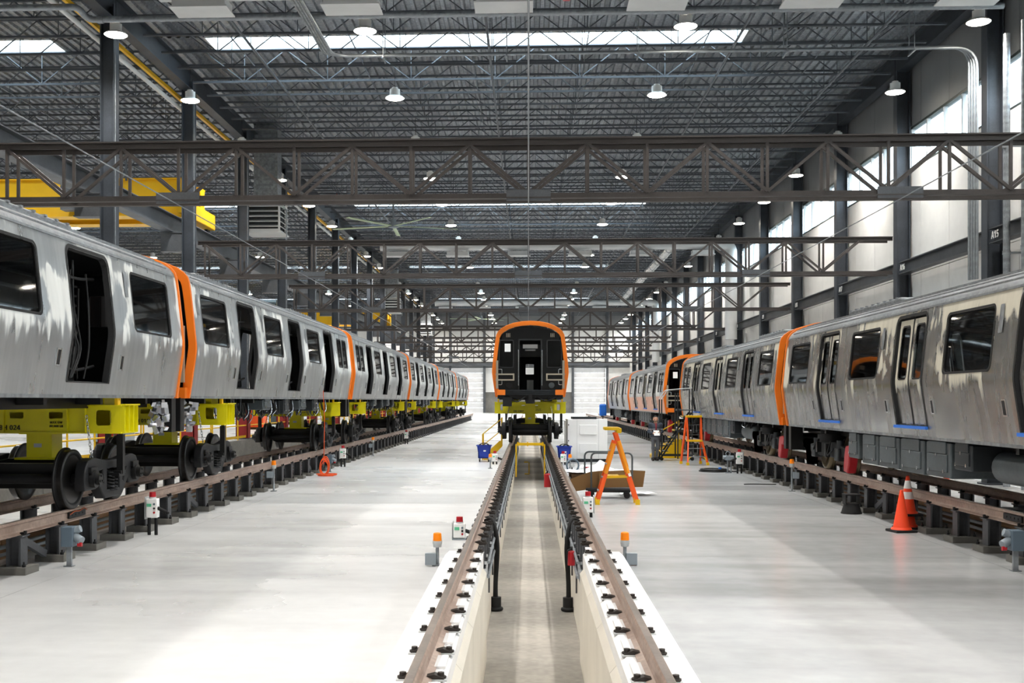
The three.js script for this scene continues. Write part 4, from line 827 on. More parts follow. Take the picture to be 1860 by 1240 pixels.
// ================================================================ SERVICES UNDER THE ROOF
{
  // double-girder crane bridges in the neighbouring hall
  for (const [z, l] of [[43.1, 'big yellow overhead crane bridge behind the left train'], [104, 'distant yellow overhead crane bridge']]) {
    const t = thing('overhead_crane', l, 'crane', 0, 8.97, -z, 0, 'overhead cranes');
    for (const d of [-0.95, 0.95]) part('bridge_girder', [box(23.6, 1.35, 0.55, -24.6, 0.95, d), box(23.6, 0.04, 0.75, -24.6, 1.64, d), box(23.6, 0.04, 0.75, -24.6, 0.26, d)], M.craneYellow, t);
    for (const x of [-12.75, -36.6]) {
      const e = part('end_truck', [rbox(0.5, 0.6, 3.4, 0.04, x, 0.42, 0), box(0.3, 0.3, 3.7, x, 0.42, 0)], M.craneYellow, t);
      for (const d of [-1.4, 1.4]) part('wheel', cylX(0.2, 0.12, x, 0.2, d, 18), M.cast, e);
    }
    part('hoist', [box(1.4, 0.7, 2.0, -24, 2.0, 0), cylX(0.3, 1.6, -24, 2.3, 0.4, 16), box(1.6, 0.1, 2.6, -24, 1.7, 0)], M.equip, t);
    part('side_walkway', [box(1.6, 0.9, 0.5, -16.5, 0.85, 1.65), ...[0, 1, 2].map((k) => box(0.06, 1.1, 0.06, -15 - k * 2.5, 2.1, 1.4))], M.girder, t);
  }
  // louvred air units hung beside the left columns
  for (const [z, l] of [[49.6, 'large louvred air unit hung beside the left columns'], [95, 'farther louvred air unit hung beside the left columns'], [127, 'farthest louvred air unit hung beside the left columns']]) {
    const t = thing('air_unit', l, 'air unit', -11.55, 9.75, -z, 0, 'louvred air units');
    part('plenum', [box(1.5, 0.05, 1.5, 0, 1.15, 0), box(1.35, 0.14, 1.35, 0, -0.02, 0), box(1.66, 0.05, 1.66, 0, -0.1, 0), ...[[-1, -1], [1, -1], [-1, 1], [1, 1]].map(([a, b]) => box(0.08, 1.2, 0.08, a * 0.72, 0.55, b * 0.72))], M.duct, t);
    part('coil', box(1.3, 1.05, 1.3, 0, 0.55, 0), M.equipDark, t);
    for (let k = 0; k < 5; k++) { for (const s of [-1, 1]) { part('louvre_blade', keep('lvz' + s + k, () => box(1.42, 0.03, 0.16, 0, 0.16 + k * 0.22, s * 0.74, 0, s * 0.5)), M.duct, t); part('louvre_blade', keep('lvx' + s + k, () => box(0.16, 0.03, 1.42, s * 0.74, 0.16 + k * 0.22, 0, 0, 0, -s * 0.5)), M.duct, t); } }
    part('drop_duct', [box(1.05, DECK - 9.75 - 1.2, 0.8, 0.05, (DECK - 9.75 + 1.15) / 2, 0), ...[1.6, 2.6, 3.5].map((y) => box(1.1, 0.05, 0.85, 0.05, y, 0))], M.galv, t);
    part('drain_pipe', bentPipe([[0.8, 0.9, 0.5], [1.0, 0.9, 0.5], [1.0, -0.35, 0.5], [0.4, -0.35, 0.5]], 0.08, 0.02, 6), M.galv, t);
  }
  // cross ducts with diffusers and their risers down the windowed wall
  [[27.5, 'nearest'], [69.0, 'middle'], [109.5, 'farthest']].forEach(([z, w], i) => {
    const t = thing('air_duct', w + ' white cross duct with box diffusers below the roof', 'duct', 0, i ? 11.4 : 12.15, -z, 0, 'cross ducts');
    part('trunk', cylX(i ? 0.26 : 0.33, 20.5, 1.2, 0.3, 0, 20), M.duct, t);
    for (let x = -8; x < 11; x += 3.7) part('diffuser', [box(1.3, 0.24, 0.7, x, -0.16, 0), box(1.42, 0.03, 0.82, x, -0.29, 0)], M.duct, t);
    for (let x = -8.9; x < 11; x += 3.7) part('hanger', rod(V(x, 0.5, 0), V(x, i ? 1.95 : 1.2, 0), 0.012, 5), M.galv, t);
    if (i) part('riser', [bentPipe([[11.4, 0.3, 0], [12.2, 0.3, 0.0], [12.2, -5.4, 0]], 0.5, 0.36, 16)], M.duct, t, 'white duct dropping down the wall');
  });
  const rd = thing('spiral_duct', 'shiny round duct running lengthwise near the windowed wall', 'duct', 8.9, 11.9, -89.2, 0);
  part('pipe', cylZ(0.28, 37.5, 0, 0, 0, 20), M.chrome, rd);
  for (let k = 0; k < 12; k++) part('seam_ring', new THREE.TorusGeometry(0.285, 0.02, 6, 20).translate(0, 0, -18 + k * 3.2), M.galv, rd);
  for (let k = 0; k < 6; k++) part('hanger', rod(V(0, 0.28, -17 + k * 6.7), V(0, 1.4, -17 + k * 6.7), 0.012, 5), M.galv, rd);
  // large sprinkler main across the hall near the camera
  const sm = thing('sprinkler_main', 'thick grey pipe across the roof near the camera', 'pipe', 0, 0, -29.25);
  part('pipe', bentPipe([[-16, 12.5, 0.4], [-11.6, 12.5, 0.4], [-11.6, 12.3, 0.0], [12.0, 12.3, 0.0]], 0.25, 0.085, 12), M.galv, sm);
  for (const x of [-11.2, -6.2, -1, 4, 9]) part('coupling', cylX(0.105, 0.14, x, 12.3, 0, 14), M.galv, sm);
  for (const x of [-9, -4.6, 0.2, 4.9, 9.8]) part('hanger', rod(V(x, 12.38, 0), V(x, 13.5, 0), 0.014, 5), M.galv, sm);
  // lengthwise sprinkler lines
  [[-8.4, 'left of the second lamp row'], [-1.2, 'close left of the overhead wire'], [6.2, 'right of the middle lamp row'], [10.2, 'beside the wall lamps']].forEach(([x, w]) => { const p = thing('sprinkler_line', 'thin lengthwise sprinkler pipe ' + w, 'pipe', x, 13.05, -88, 0, 'sprinkler lines'); part('pipe', cylZ(0.04, 115, 0, 0, 0, 8), M.joist, p); for (let k = 0; k < 9; k++) part('hanger', box(0.02, 0.24, 0.02, 0, 0.14, -54 + k * 13.5), M.joist, p); });
  // electrical conduits: across under the joists, then down the wall beside the first wall column
  [[0, 0], [0.09, 0.1], [0.18, 0.2], [0.27, 0.05]].forEach(([d, e], i) => {
    const p = one('conduit', bentPipe([[-5.4 - d, 11.84 + d * 0.4, 10 ], [-5.4 - d, 11.84 + d * 0.4, -d], [12.1 - d * 0.4, 11.84 + d * 0.4, -d], [12.1 - d * 0.4, 5.6, -d]], 0.55, 0.04, 8), M.galv, 'galvanised conduit across the roof and down the wall, ' + ['lowest', 'second', 'third', 'topmost'][i] + ' of four', 'conduit', 0, 0, -31.2, 0, 'bundle of four conduits');
  });
  for (const [x, n] of [[-4, 'far left'], [-0.6, 'left of the overhead wire'], [3, 'near the middle lamps'], [7, 'right of the middle lamps'], [10.4, 'near the wall']]) { const s = thing('conduit_hanger', 'thin strut hanger carrying the conduits, ' + n, 'hanger', x, 11.76, -31.3, 0, 'conduit hangers'); part('strut', box(0.04, 0.04, 0.6, 0, 0, 0), M.galv, s); part('rod', rod(V(0, 0, 0.22), V(0, 1.54, 0.22), 0.012, 5), M.galv, s); part('rod', rod(V(0, 0, -0.22), V(0, 1.54, -0.22), 0.012, 5), M.galv, s); }
  for (const [z, w] of [[29.3, 'nearer'], [30.4, 'farther']]) { const p = thing('wall_riser', w + ' fat galvanised pipe standing against the white wall', 'pipe', 12.55, 0, -z, 0, 'wall risers'); part('pipe', cyl(0.09, 11.9, 0, 6.0, 0, 14), M.galv, p); for (const y of [3, 6.2, 9]) part('clamp', [cyl(0.105, 0.1, 0, y, 0, 14), box(0.5, 0.05, 0.05, 0.25, y, 0)], M.galv, p); }
  // big slow ceiling fans
  for (const [x, z, w, a] of [[-7.3, 61, 'large', 0.35], [-5.5, 131, 'distant large', 0.8]]) {
    const t = thing('ceiling_fan', w + ' pale green bladed ceiling fan, still, under the roof', 'fan', x, 11.75, -z, a, 'ceiling fans');
    part('down_rod', cyl(0.05, 1.6, 0, 0.8, 0, 8), M.galv, t); part('hub', [cyl(0.28, 0.2, 0, 0, 0, 16), cyl(0.16, 0.3, 0, 0.2, 0, 12)], M.greyBox, t);
    for (let k = 0; k < 5; k++) part('blade', box(3.4, 0.03, 0.22, 1.9, -0.02, 0, 0, 0.12).rotateY(k * Math.PI * 0.4), M.fanBlade ??= mat(0xb9c9a8, 0.5, 0.3), t);
  }
  // red alarm strobes
  for (const [x, z, w] of [[1.0, 29.9, 'above the overhead wire'], [8.9, 29.9, 'toward the windowed wall'], [-10.3, 60.58, 'by the left columns']]) { const t = thing('alarm_strobe', 'small red alarm strobe under the roof ' + w, 'alarm', x, 12.9, -z, 0, 'alarm strobes'); part('body', rbox(0.2, 0.14, 0.12, 0.02, 0, 0, 0), M.red, t); part('stem', cyl(0.02, 0.5, 0, 0.28, 0, 6), M.red, t); }
}
// ================================================================ RAISED FLOOR ON THE LEFT
{
  let n = 0;
  for (let z = 19; z < 112; z += 7.62) {
    n++;
    const t = thing('safety_railing', 'yellow safety railing section, ' + ord(n) + ' from camera behind left train', 'railing', -11.82, 0.7, -(z + 3.81), 0, 'yellow railing sections');
    for (let k = 0; k < 5; k++) part('post', keep('rlp', () => cyl(0.028, 1.07, 0, 0.535, 0, 8)), M.yellow, t).position.z = -3.7 + k * 1.85;
    for (const y of [0.12, 0.58, 1.05]) part('rail', keep('rlr' + y, () => y < 0.2 ? box(0.012, 0.1, 7.5, 0, y, 0) : cylZ(0.024, 7.5, 0, y, 0, 8)), M.yellow, t);
  }
  const crates = [[-16, 30, 1.6, 1.1, 1.2, 'white wrapped crate'], [-15.2, 41, 1.2, 0.9, 1.0, 'grey equipment crate'], [-17, 52, 2.2, 1.4, 1.4, 'white wrapped stack'], [-15.5, 63, 1.5, 1.2, 1.1, 'orange equipment rack'], [-16.4, 76, 2.0, 1.6, 1.4, 'grey tool cabinet']];
  crates.forEach(([x, z, w, h, d, l], i) => { const m = [M.plastic, M.greyBox, M.plastic, M.ladder, M.equip][i]; const t = thing('crate', l + ' on the raised floor behind the railing', 'crate', x, 0.7, -z); part('body', rbox(w, h, d, 0.03, 0, h / 2 + 0.12, 0), m, t); for (const s of [-1, 1]) part('skid', box(w, 0.12, 0.1, 0, 0.06, s * d * 0.35), M.timber, t); });
}
// ================================================================ SIGNAL POSTS AND BOXES ON THE FLOOR
function beacon(x, z, h, boxed, label) {
  const t = thing('warning_beacon', label, 'beacon', x, 0, -z, 0, 'amber warning beacons');
  part('stand', [cyl(0.025, h - 0.2, 0, (h - 0.2) / 2, 0, 10), box(0.14, 0.02, 0.14, 0, 0.01, 0)], M.galv, t);
  part('base', [cyl(0.055, 0.06, 0, h - 0.17, 0, 16, 0.065), cyl(0.068, 0.04, 0, h - 0.13, 0, 16)], M.greyPlastic, t);
  part('lens', [cyl(0.062, 0.1, 0, h - 0.06, 0, 18, 0.056), new THREE.SphereGeometry(0.056, 16, 6, 0, 6.3, 0, 1.57).scale(1, 0.3, 1).translate(0, h - 0.01, 0)], M.amber, t, 'amber lens');
  if (boxed) part('junction_box', box(0.15, 0.16, 0.1, -Math.sign(x) * -0.09, h * boxed, 0.05), M.greyBox, t);
}
beacon(-1.28, 15.9, 0.46, 0.22, 'amber beacon left of the middle track, nearest the camera');
beacon(1.36, 16.1, 0.46, 0.2, 'amber beacon right of the middle track, nearest the camera');
beacon(-1.3, 38.6, 0.5, 0, 'amber beacon left of the middle track near the blue tub');
beacon(1.4, 38.4, 0.5, 0, 'amber beacon right of the middle track before the white cabinet');
beacon(-6.5, 28.7, 0.78, 0.55, 'amber beacon standing before the left train pedestals');
beacon(-6.5, 47.2, 0.78, 0.55, 'farther amber beacon before the left train pedestals');
beacon(6.72, 29.3, 0.82, 0.5, 'amber beacon standing before the right train pedestals');
function controlBox(x, z, h, post, label) {
  const t = thing('control_box', label, 'control box', x, 0, -z, 0, 'white control boxes');
  const y0 = post;
  const b = part('cabinet', rbox(0.2, h, 0.14, 0.015, 0, y0 + h / 2, 0), M.white, t);
  for (const [bx, by, m] of [[0.05, 0.72, M.slate], [0.05, 0.5, M.cast], [0.05, 0.28, M.red]]) part('button', cylZ(0.018, 0.02, bx, y0 + h * by, 0.075, 10), m, b); part('display', box(0.08, 0.05, 0.012, -0.04, y0 + h * 0.66, 0.07), M.display ??= mat(0x5fbf92, 0.4), b);
  part('red_lamp', [cyl(0.058, 0.09, 0, y0 + h + 0.065, 0, 16, 0.054)], M.red, t, 'dark red lamp on top'); part('lamp_base', cyl(0.062, 0.03, 0, y0 + h + 0.012, 0, 16), M.greyPlastic, t);
  if (post > 0.05) for (const s of [-1, 1]) part('leg', cyl(0.03, post, s * 0.06, post / 2, 0, 8), M.black, t);
  else part('foot', box(0.24, 0.02, 0.18, 0, 0.01, 0), M.greyBox, t);
  part('plug', [rod(V(-Math.sign(x) * 0.1, y0 + h * 0.5, 0.02), V(-Math.sign(x) * 0.26, y0 + h * 0.3, 0.06), 0.032, 10), rod(V(-Math.sign(x) * 0.26, y0 + h * 0.3, 0.06), V(-Math.sign(x) * 0.3, y0 + h * 0.25, 0.07), 0.022, 8)], M.rubber, t);
  part('back_plate', box(0.015, h * 1.15, 0.3, Math.sign(x) * -0.0 + (x < 0 ? -0.12 : 0.12), y0 + h * 0.5, -0.1), M.greyPlastic, t);
}
controlBox(-1.15, 18.9, 0.24, 0.03, 'white control box with red lamp left of the middle track');
controlBox(1.18, 22.6, 0.3, 0.1, 'white control box with red lamp right of the middle track');
controlBox(-1.22, 41.2, 0.28, 0.1, 'far white control box with red lamp beside the yellow steps');
controlBox(1.25, 41.0, 0.28, 0.1, 'far white control box with red lamp beside the blue tub');
controlBox(-6.48, 19.3, 0.33, 0.3, 'white control box with red lamp on black legs before the left train');
controlBox(-6.48, 39.4, 0.33, 0.3, 'second white control box before the left train, near the orange cord');
controlBox(-6.48, 60, 0.33, 0.3, 'third white control box before the left train');
controlBox(6.7, 36.4, 0.36, 0.3, 'white control box before the right train beside the coiled cable');
function socketPost(x, z, label) {
  const s = Math.sign(x), t = thing('socket_post', label, 'socket post', x, 0, -z, 0, 'power socket posts');
  part('post', [box(0.07, 0.3, 0.04, 0, 0.15, 0), box(0.12, 0.01, 0.12, 0, 0.005, 0)], M.galv, t);
  const b = part('enclosure', rbox(0.17, 0.28, 0.2, 0.015, 0, 0.42, 0), M.slate, t);
  part('socket', [rod(V(-s * 0.08, 0.42, 0), V(-s * 0.19, 0.36, 0.04), 0.055, 14, 0.06), rod(V(-s * 0.08, 0.5, 0), V(-s * 0.16, 0.53, 0), 0.05, 12)], M.greyBox, b);
  part('switch', cylX(0.03, 0.06, -s * 0.17, 0.31, 0.05, 10), M.red, b);
}
socketPost(-6.42, 15.6, 'slate grey power socket post before the nearest left pedestals');
socketPost(-6.45, 36.6, 'slate grey power socket post beside the orange cord');
socketPost(6.62, 15.75, 'slate grey power socket post at the right picture edge');
// orange extension cord let down from a doorway
{
  const t = thing('extension_cord', 'orange extension cord hanging from a left train doorway, coiled on the floor', 'cord', -6.28, 0, -34.6);
  part('hanging_length', pipe([[-0.02, 2.62, 0], [0.02, 1.6, 0.02], [0, 0.7, 0], [0.0, 0.35, 0.02]], 0.01, 30, 6), M.ladder, t);
  for (let k = 0; k < 5; k++) part('loop', new THREE.TorusGeometry(0.13 + k * 0.02, 0.013, 6, 28).scale(0.8, 1.5, 1).rotateZ(rr(-0.2, 0.2)).rotateY(rr(-0.6, 0.6)).translate(rr(-0.03, 0.03), 0.26 + rr(-0.01, 0.03), rr(-0.05, 0.05)), M.ladder, t);
  for (let k = 0; k < 3; k++) part('loop', new THREE.TorusGeometry(0.2 + k * 0.03, 0.013, 6, 28).rotateX(Math.PI / 2).scale(1.2, 1, 1).translate(0.08 + rr(-0.05, 0.05), 0.015 + k * 0.024, rr(-0.04, 0.04)), M.ladder, t);
}
// black hoses hanging into the pit
for (const s of [-1, 1]) {
  const x = s < 0 ? -0.5 : 0.6, t = thing('hanging_hose', 'black cables hanging into the pit on the ' + (s < 0 ? 'left' : 'right'), 'hose', x, PIT_Y, -16.5, 0, 'hoses hanging into the pit');
  for (let k = 0; k < 3; k++) part('hose', pipe([[s * 0.14, 1.28, -0.25], [s * 0.02, 1.3, -0.1 + k * 0.02], [-s * (0.02 + 0.02 * k), 0.95, 0.03 * k], [-s * (0.01 + 0.012 * k), 0.4, 0.02], [-s * 0.02 * k, 0.06, 0.03 * k]], 0.022, 30, 8), M.rubber, t);
  part('strap', cyl(0.05, 0.05, -s * 0.02, 0.86, 0.02, 12), M.rubber, t);
  part('connector', [cyl(0.075, 0.2, -s * 0.03, 0.1, 0.04, 14), new THREE.TorusGeometry(0.075, 0.03, 8, 16).rotateX(Math.PI / 2).translate(-s * 0.03, 0.03, 0.04)], M.cast, t);
}
{
  const fire = (x, y, z, h, label) => { const t = thing('fire_extinguisher', label, 'extinguisher', x, y, -z, 0, 'red extinguishers'); part('cylinder', [cyl(h * 0.2, h * 0.7, 0, h * 0.36, 0, 16), new THREE.SphereGeometry(h * 0.2, 16, 8).scale(1, 0.6, 1).translate(0, h * 0.71, 0)], M.red, t); part('valve', [cyl(0.02, 0.07, 0, h * 0.88, 0, 8), box(0.03, 0.02, 0.1, 0, h * 0.95, 0)], M.black, t); part('horn', pipe([[0, h * 0.88, 0.03], [-0.05, h * 0.8, 0.05], [-0.06, h * 0.3, 0.05]], 0.012, 12, 6), M.black, t); part('bracket', box(0.09, 0.05, 0.06, 0.06, h * 0.45, 0), M.black, t); };
  fire(0.55, -0.2, 33, 0.5, 'red fire extinguisher on the right pit wall'); fire(0.56, 0.16, 14.9, 0.24, 'small red canister clipped by the right middle rail');
}
// traffic cones
function cone(x, y, z, h, stripes, label, base = true) {
  const t = thing('traffic_cone', label, 'cone', x, y, -z, 0.2, 'traffic cones');
  part('base', rbox(0.4, 0.045, 0.4, 0.015, 0, 0.0225, 0), M.rubber, t);
  part('body', new THREE.LatheGeometry([[0.18, 0.045], [0.165, 0.075], [0.14, 0.09], [0.03, h - 0.02], [0.025, h], [0, h]].map((p) => new THREE.Vector2(...p)), 28), M.orangeCone, t);
  const R0 = (yy) => lerp(0.14, 0.03, (yy - 0.09) / (h - 0.11)) + 0.003;
  for (const [a, b] of stripes) part('stripe', new THREE.LatheGeometry([[R0(a * h), a * h], [R0(b * h), b * h]].map((p) => new THREE.Vector2(...p)), 28), M.white, t, 'white reflective band');
}
cone(6.58, 0, 20.35, 0.74, [], 'plain orange traffic cone on the right aisle floor');
cone(6.85, 0, 20.84, 0.7, [], 'orange traffic cone beneath the striped one');
cone(6.85, 0.24, 20.84, 0.72, [[0.42, 0.6], [0.68, 0.88]], 'orange cone with two white bands, stacked on another');
{ const t = thing('step_stool', 'small black step stool before the right train pedestals', 'stool', 6.62, 0, -23.6); part('body', [new THREE.CylinderGeometry(0.15, 0.21, 0.2, 24, 1, true).translate(0, 0.1, 0), cyl(0.21, 0.03, 0, 0.015, 0, 24)], M.rubber, t); part('step', [rbox(0.32, 0.03, 0.3, 0.012, 0, 0.39, 0), cyl(0.16, 0.02, 0, 0.2, 0, 24)], M.rubber, t); for (const s of [-1, 1]) part('side', box(0.02, 0.2, 0.24, s * 0.14, 0.29, 0), M.rubber, t); }
{ const t = thing('cable_coil', 'flat coil of black cable on the right aisle floor', 'cable', 6.1, 0, -37.3); for (let k = 0; k < 7; k++) part('turn', new THREE.TorusGeometry(0.3 + k * 0.028, 0.022, 6, 36).rotateX(Math.PI / 2).translate(rr(-0.06, 0.06), 0.022 + (k % 3) * 0.03, rr(-0.06, 0.06)), M.cable, t); part('tail', pipe([[0.3, 0.03, 0], [0.6, 0.02, 0.2], [0.75, 0.02, -0.1]], 0.02, 14, 6), M.cable, t); part('blue_cap', cyl(0.05, 0.09, 0.12, 0.1, 0.1, 12), M.blueBright, t); }
{ const t = thing('wheel_hose', 'loose black strap lying on the right aisle floor', 'strap', 6.35, 0, -31.6); part('strip', pipe([[-0.42, 0.012, 0.08], [-0.2, 0.012, -0.02], [0.02, 0.012, 0.02], [0.22, 0.014, 0.1], [0.46, 0.012, 0.02]], 0.013, 24, 6), M.rubber, t); }
{ const t = thing('valve_rig', 'grey brass valve rig standing beside the white control box', 'valve', 6.36, 0, -36.6); part('stand', [cyl(0.02, 0.4, 0, 0.2, 0, 8), box(0.16, 0.02, 0.16, 0, 0.01, 0), cyl(0.02, 0.36, 0.1, 0.18, 0.05, 8)], M.galv, t); part('valve_body', [rbox(0.22, 0.14, 0.16, 0.03, 0.02, 0.48, 0), cylX(0.06, 0.34, 0.02, 0.5, 0, 12), new THREE.TorusGeometry(0.07, 0.012, 6, 18).translate(0, 0.62, 0.08)], M.greyBox, t); }

// ================================================================ THINGS AROUND THE MIDDLE CAR
function tub(x, z, label) {
  const t = thing('wheeled_tub', label, 'tub', x, 0, -z, 0, 'blue wheeled tubs');
  part('bin', extr([[-0.2, 0.14], [0.2, 0.14], [0.255, 0.62], [0.22, 0.62], [0.17, 0.17], [-0.17, 0.17], [-0.22, 0.62], [-0.255, 0.62]], 0.62), M.blue, t);
  part('end_panel', box(0.44, 0.46, 0.02, 0, 0.38, 0.3), M.blue, t); part('end_panel', box(0.44, 0.46, 0.02, 0, 0.38, -0.3), M.blue, t);
  part('rim', [box(0.58, 0.03, 0.04, 0, 0.615, 0.32), box(0.58, 0.03, 0.04, 0, 0.615, -0.32), box(0.04, 0.03, 0.66, 0.27, 0.615, 0), box(0.04, 0.03, 0.66, -0.27, 0.615, 0)], M.blue, t);
  part('mark', box(0.09, 0.05, 0.006, 0.03, 0.42, 0.312), M.white, t, 'pale printed mark');
  for (const a of [-1, 1]) for (const b of [-1, 1]) { const c = part('caster', [cylX(0.05, 0.03, a * 0.17, 0.05, b * 0.22, 14)], M.rubber, t); part('fork', box(0.05, 0.09, 0.03, a * 0.17, 0.105, b * 0.22), M.galv, c); }
  part('hose_contents', [new THREE.TorusGeometry(0.14, 0.025, 8, 20).scale(1.2, 0.6, 1).translate(0, 0.62, 0.1), new THREE.TorusGeometry(0.13, 0.025, 8, 20).rotateY(0.7).scale(1, 0.6, 1).translate(0.06, 0.6, -0.08), box(0.36, 0.3, 0.5, 0, 0.4, 0)], M.rubber, t, 'black hoses in the tub');
}
tub(-1.68, 43.0, 'blue wheeled tub of hoses left of the middle track');
tub(1.32, 42.2, 'blue wheeled tub beside the tall white cabinet');
{
  const t = thing('equipment_cabinet', 'tall white equipment cabinet right of the middle track', 'cabinet', 2.2, 0, -43.4, 0.06);
  part('body', rbox(1.5, 1.5, 0.9, 0.015, 0, 0.86, 0), M.white, t); part('plinth', box(1.5, 0.11, 0.9, 0, 0.055, 0), M.equipDark, t); part('lid', box(0.9, 0.09, 0.7, -0.1, 1.655, 0), M.equipDark, t);
  for (const x of [-0.4, 0.42]) part('panel_joint', box(0.008, 1.48, 0.006, x, 0.86, 0.452), M.greyPlastic, t);
  for (const y of [1.22, 0.52]) part('vent_cover', [rbox(0.66, 0.36, 0.05, 0.015, 0.02, y, 0.465), box(0.62, 0.03, 0.08, 0.02, y - 0.17, 0.47)], M.white, t);
  for (const y of [0.25, 0.8, 1.4]) part('hinge', box(0.03, 0.05, 0.02, -0.72, y, 0.455), M.black, t);
}
{ const t = thing('equipment_cabinet', 'white cabinet standing behind the tall white cabinet', 'cabinet', 2.6, 0, -52, 0); part('body', rbox(1.9, 1.3, 0.9, 0.015, 0, 0.75, 0), M.white, t); part('plinth', box(1.9, 0.1, 0.9, 0, 0.05, 0), M.equipDark, t); part('vent_cover', rbox(0.8, 0.4, 0.05, 0.015, 0, 0.9, 0.46), M.white, t); }
{
  const t = thing('yellow_steps', 'yellow steel steps up to the middle track, left side', 'steps', -1.75, 0, -44.6);
  for (const z of [-0.35, 0.35]) part('stringer', extr([[0, 0], [0.22, 0], [0.72, 0.52], [0.72, 0.72], [0.6, 0.72], [0, 0.16]], 0.03).translate(0, 0, z), M.yellow, t);
  for (let k = 0; k < 4; k++) part('tread', box(0.2, 0.03, 0.68, 0.15 + k * 0.15, 0.16 + k * 0.15, 0), M.yellow, t);
  for (const z of [-0.35, 0.35]) { part('handrail', [bar(V(-0.04, 1.0, z), V(0.72, 1.62, z), 0.035), bar(V(-0.04, 0.55, z), V(0.72, 1.17, z), 0.03)], M.yellow, t); for (const x of [-0.04, 0.7]) part('post', box(0.05, 1.0, 0.05, x, x < 0 ? 0.5 : 1.15, z), M.yellow, t); }
}
{ const t = thing('pit_barrier', 'yellow bar barrier across the pit before the middle railcar', 'barrier', MID_X, 0.0, -41.6); part('bar', box(0.98, 0.1, 0.06, 0, 0.72, 0), M.yellow, t); for (const x of [-0.45, -0.1, 0.45]) part('upright', box(0.04, 0.16, 0.05, x, 0.72, 0.02), M.yellow, t); for (const x of [-0.52, 0.52]) part('post', box(0.05, 1.2, 0.05, x, 0.12, 0), M.yellow, t); }
{ const t = thing('pit_stand', 'small yellow stand on the pit floor under the middle railcar', 'stand', 0.0, PIT_Y, -47); part('top', box(0.16, 0.04, 0.2, -0.1, 0.5, 0), M.yellow, t); part('leg', box(0.03, 0.5, 0.03, 0.02, 0.25, 0), M.yellow, t); part('foot', box(0.2, 0.03, 0.24, -0.06, 0.015, 0), M.yellow, t); }
// ---- tall orange stepladder seen from the side
{
  const t = thing('stepladder', 'orange fibreglass stepladder standing open beside the flatbed cart', 'stepladder', 1.98, 0, -25.6, 0, 'orange stepladders');
  const rail = (a, b, z) => [bar(V(a[0], a[1], z), V(b[0], b[1], z), 0.035, 0.085)];
  for (const z of [-0.24, 0.24]) {
    part('front_rail', rail([-0.44, 0.06], [-0.05, 1.42], z), M.ladder, t); part('rear_rail', rail([0.44, 0.06], [-0.04, 1.6], z), M.ladder, t);
    part('rail_cover', [rod(V(-0.26, 0.69, z), V(-0.07, 1.36, z), 0.044, 8), ], M.ladderAmber, t); part('rail_cover', rod(V(0.24, 0.7, z), V(0.02, 1.42, z), 0.047, 8), M.ladderAmber, t);
    for (const s of [-1, 1]) part('foot', box(0.1, 0.12, 0.06, s * 0.445, 0.06, z), M.yellow, t);
    part('spreader', bar(V(-0.28, 0.6, z), V(0.27, 0.62, z), 0.02, 0.03), M.yellow, t);
    part('label_plate', box(0.06, 0.22, 0.004, 0.245, 0.74, z + 0.024, 0, 0, 0.3), M.white, t);
  }
  part('top_cap', [rbox(0.34, 0.07, 0.56, 0.02, -0.12, 1.69, 0), rbox(0.12, 0.12, 0.56, 0.03, 0.03, 1.65, 0)], M.yellow, t);
  for (let k = 0; k < 4; k++) part('step', box(0.1, 0.025, 0.46, lerp(-0.38, -0.1, k / 3.2), 0.3 + k * 0.3, 0), M.galv, t);
  part('platform', box(0.32, 0.05, 0.46, -0.12, 0.62, 0), M.yellow, t);
}
// ---- platform ladder seen from the front
{
  const t = thing('stepladder', 'orange platform ladder with silver steps standing by the right train', 'stepladder', 6.0, 0, -41.4, 0.12, 'orange stepladders');
  for (const s of [-1, 1]) {
    part('front_rail', bar(V(s * 0.36, 0.06, 0.45), V(s * 0.25, 0.85, 0.1), 0.05, 0.08), M.ladder, t); part('rear_rail', bar(V(s * 0.36, 0.06, -0.5), V(s * 0.26, 1.7, -0.12), 0.05, 0.08), M.ladder, t); part('guard_rail', bar(V(s * 0.25, 0.85, 0.1), V(s * 0.26, 1.72, -0.06), 0.045, 0.07), M.ladder, t);
    part('foot', box(0.09, 0.1, 0.1, s * 0.365, 0.05, 0.46), M.yellow, t); part('foot', box(0.09, 0.1, 0.1, s * 0.365, 0.05, -0.5), M.yellow, t);
    part('foot_brace', pipe([[s * 0.34, 0.16, 0.42], [s * 0.27, 0.27, 0.38], [s * 0.18, 0.3, 0.36]], 0.022, 10, 6), M.yellow, t);
  }
  part('top_cap', rbox(0.58, 0.08, 0.2, 0.02, 0, 1.74, -0.08), M.yellow, t); part('platform', rbox(0.52, 0.07, 0.36, 0.02, 0, 0.86, 0.0), M.yellow, t);
  for (let k = 0; k < 2; k++) part('step', box(0.6 - k * 0.06, 0.03, 0.12, 0, 0.3 + k * 0.29, 0.33 - k * 0.13), M.galv, t);
  for (let k = 0; k < 4; k++) part('rear_rung', box(0.56, 0.03, 0.04, 0, 0.35 + k * 0.36, -0.44 + k * 0.085), M.equip, t);
}
